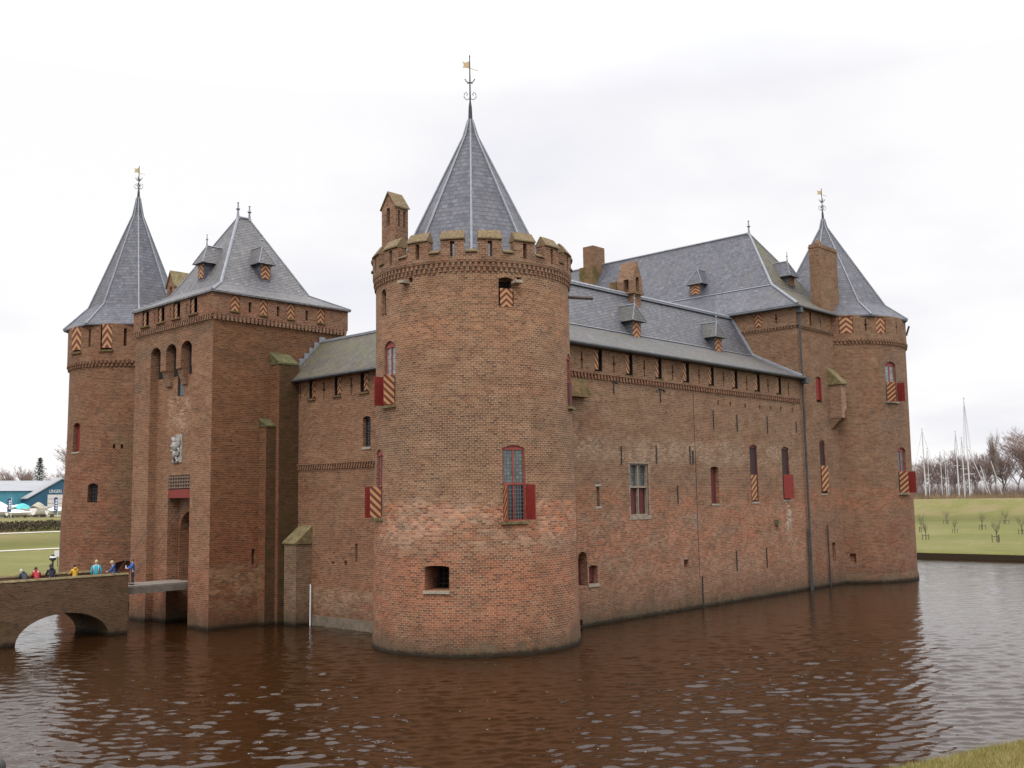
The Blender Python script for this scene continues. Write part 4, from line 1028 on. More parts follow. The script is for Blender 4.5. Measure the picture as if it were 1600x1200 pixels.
# slit window, relief, portcullis grid, beam
o, t, n, w, z0, z1, rise = gs
f = make_window(gt, o, t, n, w, z0, z1, rise, 'dark_iron', 'glass_dark', depth=.16, bw=.05)
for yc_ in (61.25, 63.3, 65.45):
    g = G(); g.box(GX+.62, GX+.66, yc_-.675, yc_+.675, 16.62, 19.58); g.box(GX+.30, GX+.61, yc_-.675, yc_+.675, 19.5, 19.58); ob('machicolation_shade', g, 'black_void', gt)  # black sheets behind the arches, their inner shade put into the colour
g = G()
YR = 63.2
g.box(GX+.48, GX+.549, YR-.70, YR+.15, 10.7, 12.6)
rel = ob('coat_of_arms', g, 'stone_white', gt); rel['label'] = 'weathered pale stone relief of a rampant beast'
g = G()
def blob(pts, r, x=GX+.43):
    for a in range(len(pts)-1): g.tube([(x, YR+pts[a][0], pts[a][1]), (x, YR+pts[a+1][0], pts[a+1][1])], r, 6)
blob([(.1, 11.0), (.0, 11.5), (.15, 12.05)], .22); blob([(.15, 12.05), (.3, 12.35), (.45, 12.3)], .15); blob([(.1, 11.1), (.3, 10.9), (.25, 10.65)], .10); blob([(-.05, 11.1), (-.2, 10.85), (-.35, 10.75)], .10)
blob([(.1, 11.8), (.45, 11.75), (.6, 11.9)], .08); blob([(.1, 11.6), (.45, 11.45), (.6, 11.55)], .08); blob([(-.1, 11.1), (-.45, 11.3), (-.35, 11.7), (-.55, 12.1), (-.4, 12.35)], .07)
sub('relief_figure', g, 'stone_white', rel, smooth=True)
g = G()
yL, yR_ = 64.33, 61.3
for i in range(9): y = yR_+(i+.5)*(yL-yR_)/9; g.box(GX+.56, GX+.70, y-.06, y+.06, 8.95, 9.85)
for i in range(4): z = 9.02+i*.23; g.box(GX+.55, GX+.72, yR_+.002, yL-.002, z-.05, z+.05)
ob('portcullis', g, 'wood_brown', gt)
g = G(); g.box(GX+.56, GX+.95, 61.31, 64.32, 8.32, 8.90); ob('lifting_beam', g, 'red_paint', gt)
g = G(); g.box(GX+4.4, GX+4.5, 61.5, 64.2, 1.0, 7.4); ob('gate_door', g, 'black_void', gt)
# corner buttresses in the angle of gatehouse and curtain wall
bt = thing('buttress', 'tall dark mossy stepped buttress in the angle beside the gatehouse', 'buttress', (38.8, 57, 0))
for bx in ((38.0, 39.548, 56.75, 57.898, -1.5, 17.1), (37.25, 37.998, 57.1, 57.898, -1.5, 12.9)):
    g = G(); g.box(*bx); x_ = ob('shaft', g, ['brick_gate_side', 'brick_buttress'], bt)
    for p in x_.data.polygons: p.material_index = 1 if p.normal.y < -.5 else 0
g = G(); g.prism([(37.96, 56.71, 17.1), (37.96, 57.896, 17.1), (37.96, 57.896, 18.0), (37.96, 56.71, 17.22)], (1.58, 0, 0)); ob('coping', g, 'moss_cap', bt); g = G(); g.prism([(37.2, 57.05, 12.9), (37.2, 57.896, 12.9), (37.2, 57.896, 13.5), (37.2, 57.05, 13.0)], (.795, 0, 0)); ob('coping', g, 'moss_cap', bt)
bt = thing('buttress', 'short pale buttress with a mossy sloping top standing in the moat', 'buttress', (38.8, 55.6, 0))
b2y0, b2y1 = 55.2, 56.55
g = G(); g.box(38.35, 39.548, b2y0, b2y1, -1.5, 5.2); ob('shaft', g, 'brick_pale', bt)
g = G(); g.prism([(38.25, b2y0-.08, 5.2), (39.548, b2y0-.08, 5.2), (39.548, b2y0-.08, 6.35), (38.25, b2y0-.08, 5.32)], (0, b2y1-b2y0+.16, 0)); ob('coping', g, 'moss_stone', bt)

# ===== curtain wall =====
CX = 39.55
cwl = thing('curtain_wall', 'brick curtain wall with a low mossy slate roof between gatehouse and near tower', 'wall', (41, 52, 0))
body = G(); body.box(CX, 44.0, 45.5, GY-.004, -1.5, 16.02)
cu = G()
def cop(px0, px1, y0, y1, rise=0, depth=.4, z=None):
    a = onX(px0, (y0+y1)/2, CX); b = onX(px1, (y0+y1)/2, CX); ym = (a.y+b.y)/2; w = abs(a.y-b.y); pm = (px0+px1)/2
    zt = onX(pm, y0, CX).z; zb = onX(pm, y1, CX).z
    if z: zb, zt = z
    arch_cut(cu, (CX, ym), Y_, nX, w, zb, zt, rise, depth); return (Vector((CX, ym, 0)), Y_, nX, w, zb, zt, rise)
CS = [cop(a, b, 594, 628, 0, .5, (14.75, 15.98)) for a, b in ((483, 493), (522.5, 533), (563, 576))]
for px in (469, 506, 549): y = onX(px, 612, CX).y; keyhole(cu, (CX, y), Y_, nX, 14.65, 15.75, .15)
cw1 = cop(567, 579, 650, 698, .12, .5); cop(555, 558.5, 850, 878, 0, .4); cop(538, 542, 876, 884, 0, .3); cop(518, 522, 877, 881, 0, .3)
ob('wall', cut(body, cu, 'x'), 'brick_curtain', cwl)
g = G(); dentils_line(g, (CX, 46.2, 0), Y_, nX, 11.5, 10.02, 10.34, .26, .12, .52, .12); g.box(CX-.14, CX-.002, 46, 57.7, 10.34, 10.42); ob('cornice', g, 'brick_curtain', cwl)
g = G(); g.box(CX-.12, CX-.003, 45.8, 55.1, -1.5, .62); ob('plinth', g, 'mud_stone', cwl)
for q in CS:
    o, t, n, w, z0, z1, rise = q; g = G(); void(g, o, t, n, w, z0, z1, .49); shade_lining(g, o, t, n, w, z0, z1, .48); f = ob('hatch', g, 'black_void', cwl)
    shutter(o-n*.12, t, n, -w/2+.04, R(6), w*.58, z0+.08, z1, 'chevron_paint', 'wood_dark', f)
    g = G(); g.obox(o, t, n, -w/2-.05, w/2+.1, -.2, .12, z0-.13, z0-.01); sub('sill', g, 'brick_cap', f)
o, t, n, w, z0, z1, rise = cw1
f = make_window(cwl, o, t, n, w, z0, z1, rise, 'dark_iron', 'glass_dark', depth=.36, bw=.06, mull=(0,))
g = G(); g.obox(o, t, n, -w/2-.05, w/2+.05, -.25, .06, z0-.16, z0-.004); sub('sill', g, 'stone', f)
g = G(); g.prism([(39.05, 45.2, 16.0), (39.05, 45.2, 16.12), (42.0, 45.2, 19.05), (44.6, 45.2, 16.6), (44.6, 45.2, 16.0)], (0, GY-45.2-.145, 0)); rf = ob('roof', g, 'slate_moss', cwl)
g = G(); g.tube([(42.0, 45.5, 19.08), (42.0, 57.7, 19.08)], .13, 5); sub('ridge_flashing', g, 'lead', rf)
g = G()
for i in range(8): 
    s = i/7; x = 39.1+s*2.9; z = 16.15+s*2.93; g.box(x-.1, x+.34, 57.60, 57.75, z-.15, z+.36)
sub('wall_flashing', g, 'lead', rf)
g = G(); g.tube([(39.0, 46, 16.0), (39.0, 57.6, 16.0)], .09, 6); ob('gutter', g, 'gutter_dark', cwl)
g = G(); g.tube([(39.25, 54.9, -.5), (39.3, 54.95, 2.6)], .045, 5); ob('drainpipe', g, 'white_paint', cwl)
# north piece of the curtain wall
c2 = thing('curtain_wall', 'far stretch of brick curtain wall between gatehouse and left round tower', 'wall', (41, 74, 0))
g = G(); g.box(CX, 43.5, GY1+.004, 82, -1.5, 16.0); ob('wall', g, 'brick_left', c2)
g = G(); g.prism([(39.05, GY1+.2, 16.0), (39.05, GY1+.2, 16.12), (42, GY1+.2, 19.0), (44.6, GY1+.2, 16.5), (44.6, GY1+.2, 16)], (0, 12, 0)); ob('roof', g, 'slate_moss', c2)
# ===== left round tower =====
LC = (40.55, 82.54); LR = 5.2
lt = thing('round_tower', 'left round brick tower with a tall flared slate spire behind the gatehouse', 'tower', (LC[0], LC[1], 0))
body = G(); body.lathe(LC, [(5.60, -1.5), (5.45, 0), (5.42, 4), (5.38, 7.4), (5.2, 10.5), (5.12, 13), (5.10, 19.0), (5.18, 19.3), (5.30, 19.6), (5.30, 22.6)], n=96)
cu = G()
l1 = tower_open('l1', cu, LC, 5.15, 118.5, 661, 706, 1.0, .2, .6); l2 = tower_open('l2', cu, LC, 5.25, 145, 755, 785, .9, .18, .6)
LO = [tower_open('lo%d' % i, cu, LC, 5.30, px, 507, 548, w, 0, .5, z=(20.45, 22.55)) for i, (px, w) in enumerate(((120, 1.2), (166, .95)))]
for px in (140, 195.5):
    a, z = onC(px, 528, LC, 5.30); n, t = rot(a); cu.obox(Vector((LC[0], LC[1], 0))+n*5.3, t, n, -.11, .11, -.5, .3, 20.75, 22.2)
for px in (178, 190.6):
    a, z = onC(px, 697, LC, 5.15); n, t = rot(a); cu.obox(Vector((LC[0], LC[1], 0))+n*5.15, t, n, -.1, .1, -.4, .3, z-.2, z+.15)
for px, w in ((195, 1.5),):
    a, z = onC(px, 888, LC, 5.4); n, t = rot(a); arch_cut(cu, Vector((LC[0], LC[1], 0))+n*5.4, t, n, w, z-.6, z+.6, .2, .6)
ob('wall', cut(body, cu, 'x'), 'brick_left', lt, cyl=(LC[0], LC[1], LR))
g = G(); dentils_ring(g, LC, 5.14, 19.12, 19.32, 96, d=.10); dentils_ring(g, LC, 5.16, 19.36, 19.58, 96, d=.16, a0=math.pi/96); ob('cornice', g, 'brick_left', lt, cyl=(LC[0], LC[1], LR))
for q, m_ in ((l1, 'red_paint'), (l2, 'black_void')):
    o, t, n, w, z0, z1, rise = q; g = G(); panel(g, o, t, n, w-.1, z0, z1-.1, off=-.35, th=.06); f = ob('window', g, m_, lt)
    g = G(); g.obox(o, t, n, -w/2-.05, w/2+.05, -.3, .05, z0-.14, z0-.004); sub('sill', g, 'stone', f)
    if q is l2:
        g = G()
        for i in range(4): g.obox(o, t, n, -w/2+.12+i*.22-.02, -w/2+.12+i*.22+.02, -.3, -.26, z0, z1-.05)
        for i in range(5): g.obox(o, t, n, -w/2, w/2, -.31, -.27, z0+.15+i*.3, z0+.19+i*.3)
        sub('grille', g, 'dark_iron', f)
for q in LO:
    o, t, n, w, z0, z1, rise = q; g = G(); void(g, o, t, n, w, z0, z1, .49); f = ob('hatch', g, 'black_void', lt)
    shutter(o-n*.12, t, n, w/2-.02, R(20), -w*.8, z0+.15, z1, 'chevron_paint', 'wood_dark', f)
    g = G(); g.obox(o, t, n, -w/2-.1, w/2+.1, -.2, .12, z0-.16, z0-.01); sub('sill', g, 'brick_cap', f)
cone_roof(lt, LC, [(5.68, 22.5), (5.68, 22.62), (3.75, 24.6), (.42, 33.1), (.14, 34.7)], R(22.5), 'slate_blue')
vane(lt, (LC[0], LC[1], 34.6), 3.0)
# stair-head gable with a mossy cap, behind the gatehouse roof
sx = 40.8
a = onX(260, 455, sx); b = onX(281, 440, sx)
sh = thing('stair_turret', 'small brick gabled turret with a yellow mossy cap behind the gatehouse roof', 'turret', (42, a.y, 0))
zz = onX(268, 442, sx).z; zr_ = onX(266, 424, sx).z
y1_ = onX(261, 455, sx).y; y0_ = y1_-1.25
g = G(); box_gable(g, sx, sx+1.9, y0_, y1_, 3, zz-.2, zr_-.1, 'x')
cu = G(); arch_cut(cu, (sx, (y0_+y1_)/2), Y_, nX, .42, zz-2.0, zz-.3, .1, .5); arch_cut(cu, (sx+.9, y0_), X_, nY, .4, zz-1.8, zz-.4, .1, .5)
ob('wall', cut(g, cu, 'x'), 'brick_parapet', sh)
g = G(); gable_cap(g, sx, sx+1.9, y0_, y1_, zz-.2, zr_-.1, 'x', .12, .12); ob('coping', g, 'moss_stone', sh)

# ===== bridge, drawbridge =====
BY0, BY1 = 60.9, 65.6; BX1 = 29.9
br = thing('stone_bridge', 'arched brown brick bridge with mossy parapets leading to the drawbridge', 'bridge', (22, 63.2, 0))
body = G()
body.box(-2, BX1, BY0, BY1, -1.5, 2.55)
cu = G()
P = []
for xc in (26.0,):
    hw = 2.75; rise = 1.6
    for i in range(17): q = math.pi*i/16; P.append((xc+hw*math.cos(q), BY0-.5, .0+1.62*math.sin(q)))
P = [(26.0-2.75, BY0-.5, -2.0)]+[p for p in P[::-1]]+[(26.0+2.75, BY0-.5, -2.0)]
cu.prism(P, (0, 6, 0))
for xc in (17.0, 8.0):
    P2 = [(p[0]-26+xc, p[1], p[2]) for p in P]; cu.prism(P2, (0, 6, 0))
ob('deck', cut(body, cu, 'x'), 'brick_bridge', br)
g = G(); g.box(-2, BX1, BY0+.003, BY0+.42, 2.553, 3.62); ob('parapet', g, 'brick_bridge', br)
g = G(); g.box(-2, BX1, BY1-.42, BY1-.003, 2.553, 3.62); ob('parapet', g, 'brick_bridge', br)
g = G(); g.prism([(-2, BY0-.04, 3.622), (-2, BY0+.46, 3.622), (-2, BY0+.40, 3.72), (-2, BY0+.02, 3.72)], (BX1+2.02, 0, 0)); ob('coping', g, 'moss_stone', br)
g = G(); g.prism([(-2, BY1-.46, 3.622), (-2, BY1+.04, 3.622), (-2, BY1-.02, 3.72), (-2, BY1-.40, 3.72)], (BX1+2.02, 0, 0)); ob('coping', g, 'moss_stone', br)
g = G(); P = []
for i in range(17): q = math.pi*i/16; P.append((26.0+3.1*math.cos(q), 1.95*math.sin(q)))
for i in range(17): q = math.pi*(16-i)/16; P.append((26.0+2.76*math.cos(q), 1.63*math.sin(q)))
for i in range(16):
    a, b, c_, d = P[i], P[i+1], P[32-i], P[33-i]
    g.prism([(a[0], BY0-.025, a[1]), (b[0], BY0-.025, b[1]), (c_[0], BY0-.025, c_[1]), (d[0], BY0-.025, d[1])], (0, .024, 0))
ob('arch_ring', g, 'brick_bridge', br)
db = thing('drawbridge', 'lowered grey plank drawbridge spanning from the brick bridge to the portal', 'drawbridge', (32, 63, 2.5))
g = G()
for i in range(14): x = BX1+.03+i*.345; g.box(x, x+.335, 61.45, 64.2, 2.74, 2.84)
ob('deck', g, 'concrete_deck', db)
g = G(); g.box(BX1+.02, 34.9, 61.40, 61.62, 2.35, 2.735); g.box(BX1+.02, 34.9, 64.0, 64.22, 2.35, 2.735); g.box(BX1+.02, 34.9, 62.6, 62.9, 2.35, 2.735); ob('girder', g, 'timber_grey', db)
g = G()
for y in (61.55, 64.1): g.tube([(34.5, y, 8.5), (30.2, y, 2.9)], .020, 5)
ob('chain', g, 'dark_iron', db)

# ---------------- water ----------------
WAVE_SLOPE = .165
m, t, b = mat('moat_water', .02, (.023, .0092, .0026))
b.inputs['IOR'].default_value = 1.33
c = N(t, 'ShaderNodeTexCoord')
V = mp(t, mp(t, c.outputs['Object'], rot=(0, 0, R(-43))), sc=(1.6, .8, 1))
bn = N(t, 'ShaderNodeBump'); bn.inputs['Distance'].default_value = .05; bn.inputs['Strength'].default_value = .35
lk(t, nz(t, V, 3.2, 3, .6), bn.inputs['Height']); lk(t, bn.outputs[0], b.inputs['Normal'])
g = G(); g.add([(-400, -400, -.4), (400, -400, -.4), (400, 400, -.4), (-400, 400, -.4)], [(0, 1, 2, 3)])
structure(ob('water', g, 'moat_water', uv=False))
import numpy as np
rs = np.random.RandomState(11)
az0 = R(43.08); nth = 900; th = az0+np.linspace(R(44), R(-44), nth)
rr = [9.0]
while rr[-1] < 175: rr.append(rr[-1]+max(.045, rr[-1]*.0030))
rr = np.array(rr); nr = len(rr)
RRm, TH = np.meshgrid(rr, th, indexing='ij'); X = RRm*np.cos(TH); Y = RRm*np.sin(TH)
DR = np.maximum(.045, RRm*.0030)
Z = np.zeros_like(X); DX = np.zeros_like(X); DY = np.zeros_like(X)
NW = 130; lam = np.exp(rs.uniform(np.log(.22), np.log(3.6), NW)); wdir = az0+R(8)+rs.normal(0, R(27), NW); ph = rs.uniform(0, 6.283, NW)
wt = np.exp(-(np.log(lam/.60)/.70)**2); sl_ = wt/np.sqrt((wt**2).sum())*WAVE_SLOPE*np.sqrt(2)
for l_, d_, p_, s_ in zip(lam, wdir, ph, sl_):
    k_ = 2*np.pi/l_; A_ = s_/k_; q = k_*(X*np.cos(d_)+Y*np.sin(d_))+p_
    f_ = np.clip((l_/DR-2.2)/2.5, 0, 1)
    Z += A_*f_*np.cos(q); DX -= .9*A_*f_*np.sin(q)*np.cos(d_); DY -= .9*A_*f_*np.sin(q)*np.sin(d_)
# gusts: patches of rougher and calmer water
gu = .5+.5*np.sin(X*.11+np.sin(Y*.07)*1.7+1.)*np.cos(Y*.09-X*.05+.6); gu = .62+.6*gu
# the lee of the walls is calmer
Z *= gu; DX *= gu; DY *= gu
X += DX; Y += DY
me = bpy.data.meshes.new('water'); nv = nr*nth; me.vertices.add(nv); me.vertices.foreach_set('co', np.stack([X, Y, Z], -1).astype(np.float32).ravel())
ii = (np.arange(nr-1)[:, None]*nth+np.arange(nth-1)[None, :]).ravel(); qd = np.stack([ii, ii+1, ii+nth+1, ii+nth], -1)[:, ::-1].astype(np.int32); nf = len(qd)
me.loops.add(nf*4); me.loops.foreach_set('vertex_index', qd.ravel()); me.polygons.add(nf); me.polygons.foreach_set('loop_start', np.arange(0, nf*4, 4, dtype=np.int32)); me.polygons.foreach_set('loop_total', np.full(nf, 4, dtype=np.int32))
me.update(calc_edges=True); me.validate(); me.polygons.foreach_set('use_smooth', np.ones(nf, dtype=bool))
if me.polygons[0].normal.z < 0: me.flip_normals()
o_ = bpy.data.objects.new('water', me); C.objects.link(o_); me.materials.append(MATS['moat_water']); structure(o_)
g = G(); g.add([(-420, -420, -1.6), (900, -420, -1.6), (900, 900, -1.6), (-420, 900, -1.6)], [(0, 1, 2, 3)])
simple('mud', (.05, .035, .02), .9, .2, 1.)
structure(ob('moat_bed', g, 'mud'))

# ---------------- terrain ----------------
m, t, b = mat('grass_land', .95, spec=.15)
c = N(t, 'ShaderNodeTexCoord'); P_ = c.outputs['Object']
s = N(t, 'ShaderNodeSeparateXYZ'); lk(t, P_, s.inputs[0])
n1 = nz(t, P_, .05, 4, .6); n2 = nz(t, P_, 1.2, 4, .7)
n3 = nz(t, P_, .38, 5, .75)
n1 = mth(t, 'ADD', mth(t, 'MULTIPLY', n1, .55), mth(t, 'MULTIPLY', n3, .45))
col = ramp(t, n1, [(.38, (.11, .115, .030)), (.5, (.155, .148, .042)), (.60, (.205, .175, .072))])
col = mix(t, mrange(t, n2, .35, .7), col, (.10, .11, .035), 'MIX')
col = mix(t, mrange(t, n2, .5, .8, 0, .6), col, (.24, .21, .095))
band = mrange(t, mth(t, 'ABSOLUTE', mth(t, 'SUBTRACT', mth(t, 'ADD', s.outputs[2], mth(t, 'MULTIPLY', n1, .8)), 2.5)), .35, .9, 1., 0.); col = mix(t, mth(t, 'MULTIPLY', band, .6), col, (.085, .085, .028))
dry = mrange(t, s.outputs[2], 1.9, 3.6); col = mix(t, mth(t, 'MULTIPLY', dry, mrange(t, nz(t, P_, .12, 3), .4, .6)), col, (.19, .15, .075))
nn = N(t, 'ShaderNodeNewGeometry'); sn = N(t, 'ShaderNodeSeparateXYZ'); lk(t, nn.outputs['Normal'], sn.inputs[0])
bare = mrange(t, sn.outputs[2], .35, .6, 1., 0.); col = mix(t, bare, col, (.045, .032, .02))
lk(t, col, b.inputs['Base Color']); bump(t, b, n2, .5, .15)
XS, YS = 121.6, 113.3
def interp(s, T):
    if s <= T[0][0]: return T[0][1]
    for (a, za), (b_, zb) in zip(T, T[1:]):
        if s <= b_: return za+(zb-za)*(s-a)/(b_-a) if b_ > a else zb
    return T[-1][1]
TA = [(-6, -1.5), (-.15, -1.5), (-.1, .62), (.5, .80), (50, 1.15), (92, 1.5), (100, 3.0), (113, 5.75), (117, 5.95), (123, 5.9), (130, 4.6), (150, 3.9), (600, 4.5)]
TB = [(-6, -1.5), (-.15, -1.5), (-.1, .62), (.5, .80), (45, 1.2), (50, 1.2), (58, 2.9), (61, 3.35), (66, 3.4), (67, 3.5), (70, 4.9), (76, 5.1), (600, 6.2)]
def ground(x, y):
    sa, sb = x-XS, y-YS
    return max(interp(sa, TA), interp(sb, TB))
def axis(s0, T, lo):
    v = {lo}
    q = lo
    while q < s0-6: v.add(q); q += 12
    for a, _ in T: v.add(s0+a)
    q = s0+1
    while q < s0+150: v.add(q); q += 2.5
    while q < s0+600: v.add(q); q += 25
    return sorted(v)
xs = axis(XS, TA, -150); ys = axis(YS, TB, -150)
vs = []; idx = {}
for j, y in enumerate(ys):
    for i, x in enumerate(xs):
        z = ground(x, y); s_ = max(x-XS, y-YS)
        if 2 < s_ : z += (mnoise.noise(Vector((x*.06, y*.06, 0)))*.25+mnoise.noise(Vector((x*.3, y*.3, 4)))*.08)*min(1, s_/20)*(0 if (116 < x-XS < 124 or 44 < y-YS < 51 or 60 < y-YS < 67) else 1)
        idx[(i, j)] = len(vs); vs.append((x, y, z))
fs = []
for j in range(len(ys)-1):
    for i in range(len(xs)-1):
        if max(xs[i+1]-XS, ys[j+1]-YS) > -.2: fs.append((idx[(i, j)], idx[(i+1, j)], idx[(i+1, j+1)], idx[(i, j+1)]))
g = G(); g.add(vs, fs); structure(ob('ground', g, 'grass_land', smooth=False))
simple('path_gravel', (.46, .43, .38), .9, .15, .8)
g = G(); dz = .03
g.add([(XS+118, -150, 6.0), (XS+122, -150, 5.97), (XS+122, YS+60, 5.97), (XS+118, YS+60, 6.0)], [(0, 1, 2, 3)]); structure(ob('path', g, 'path_gravel'))
g = G(); g.add([(-150, YS+45.5, 1.26), (XS, YS+45.5, 1.26), (XS, YS+49, 1.26), (-150, YS+49, 1.26)], [(0, 1, 2, 3)]); structure(ob('path', g, 'path_gravel'))
g = G(); g.add([(-150, YS+61.5, 3.42), (XS+40, YS+61.5, 3.42), (XS+40, YS+65.5, 3.46), (-150, YS+65.5, 3.46)], [(0, 1, 2, 3)]); structure(ob('path', g, 'path_gravel'))

# near bank the photographer stands on
NB = [(-60, 30), (-22, 16), (-8, 10), (2, 8.2), (7, 7.1), (10.0, 6.3), (11.3, 5.95), (12.31, 5.74), (13.04, 5.56), (13.63, 5.39), (14.26, 5.20), (14.91, 5.0), (15.6, 4.79), (16.67, 4.42), (20, 3.4), (26, 2.0), (60, -10), (120, -40)]
def near_edge(x):
    for (a, ya), (b_, yb) in zip(NB, NB[1:]):
        if a <= x <= b_: return ya+(yb-ya)*(x-a)/(b_-a)
    return -40
def near_z(x, y):
    d = near_edge(x)-y                       # >0 on land
    if d >= 0: z = 4.45+min(d, 9)*.20
    else: z = 4.45+d*1.3
    return max(z, -1.5)+mnoise.noise(Vector((x*.5, y*.5, 0)))*.05
vs = []; fs = []; xs = [-60+i*2 for i in range(20)]+[-20+i*.6 for i in range(80)]+[28+i*3 for i in range(30)]; ny = 44
for i, x in enumerate(xs):
    e_ = near_edge(x)
    for j in range(ny):
        d = 5.0-j*.35 if j < 30 else -5.5-(j-30)*4.0
        y = e_+d; vs.append((x, y, near_z(x, y)))
for i in range(len(xs)-1):
    for j in range(ny-1): a = i*ny+j; fs.append((a, a+1, a+ny+1, a+ny))
g = G(); g.add(vs, fs); structure(ob('near_bank', g, 'grass_land'))
m, t, b = mat('grass_blades', .8, spec=.2)
c = N(t, 'ShaderNodeTexCoord'); 
lk(t, ramp(t, nz(t, c.outputs['Object'], 3.5, 4, .7), [(.3, (.15, .145, .04)), (.5, (.25, .215, .07)), (.68, (.34, .28, .13))]), b.inputs['Base Color'])
rg = random.Random(3); V_ = []; F_ = []
for k in range(60000):
    x = rg.uniform(9.5, 18.5); e_ = near_edge(x); y = e_-rg.random()**1.4*3.2+.35*rg.random(); z = near_z(x, y)
    h = rg.uniform(.03, .10)*(1.3 if rg.random() < .1 else 1); a = rg.uniform(0, 6.28); wd = .004; l = rg.uniform(-.6, .6)*h; l2 = rg.uniform(-.6, .6)*h
    dx, dy = math.cos(a)*wd, math.sin(a)*wd; o_ = len(V_)
    V_ += [(x-dx, y-dy, z-.01), (x+dx, y+dy, z-.01), (x+l, y+l2, z+h)]; F_.append((o_, o_+1, o_+2))
g = G(); g.v = V_; g.f = F_; o_ = ob('grass', g, 'grass_blades', uv=False); tag(o_, 'short yellow green grass on the near bank', 'grass', kind='stuff')
# dark post head at the lower left edge of the view
p = EYE+ray(-3, 1192)*(8.0/F_PX); g = G(); g.lathe((p.x, p.y), [(.04, p.z-2.2), (.045, p.z-.1), (.06, p.z-.06), (.055, p.z-.01), (.03, p.z+.03), (.004, p.z+.04)], n=16)
g.tube([(p.x, p.y, p.z-2.2), (p.x, p.y, p.z-3.5)], .04, 8)
po = ob('post', g, 'dark_iron', smooth=True); tag(po, 'dark rounded post head at the lower left edge of the view', 'post')

# ---------------- people ----------------
simple('skin', (.50, .32, .24), .6, .08, 20.); simple('hair_blond', (.42, .34, .20), .8, .2, 30.); simple('hair_dark', (.035, .02, .016), .7, .3, 30.); simple('hair_grey', (.45, .42, .38), .8, .2, 30.); simple('hair_brown', (.14, .07, .045), .8, .3, 30.)
for nm, cc in dict(coat_grey=(.045, .055, .07), coat_red=(.45, .022, .035), coat_navy=(.022, .024, .05), coat_yellow=(.72, .42, .012), coat_cyan=(.02, .42, .55), coat_blue=(.022, .10, .34), coat_blue_bright=(.02, .11, .42), trousers_beige=(.50, .42, .28), trousers_dark=(.02, .022, .028), trousers_jeans=(.05, .07, .12), scarf=(.62, .60, .56), shoe=(.03, .03, .03)).items(): simple(nm, tuple(v*.8+.02*sum(cc) for v in cc), .85, .2, 9.)
def skin_mesh(nodes, edges, root=0, sub=1):
    me = bpy.data.meshes.new('s'); me.from_pydata([n[:3] for n in nodes], edges, []); o = bpy.data.objects.new('s', me); C.objects.link(o)
    o.modifiers.new('k', 'SKIN').use_smooth_shade = True
    if not me.skin_vertices: 
        bpy.context.view_layer.objects.active = o; bpy.ops.mesh.customdata_skin_add()
    for i, n in enumerate(nodes):
        sv = me.skin_vertices[0].data[i]; r = n[3]; sv.radius = (r if not isinstance(r, tuple) else r[0], r if not isinstance(r, tuple) else r[1]); sv.use_root = (i == root)
    sm = o.modifiers.new('u', 'SUBSURF'); sm.levels = sub; sm.render_levels = sub
    bpy.context.view_layer.update(); dg = bpy.context.evaluated_depsgraph_get()
    r = bpy.data.meshes.new_from_object(o.evaluated_get(dg)); bpy.data.objects.remove(o)
    for p in r.polygons: p.use_smooth = True
    return r
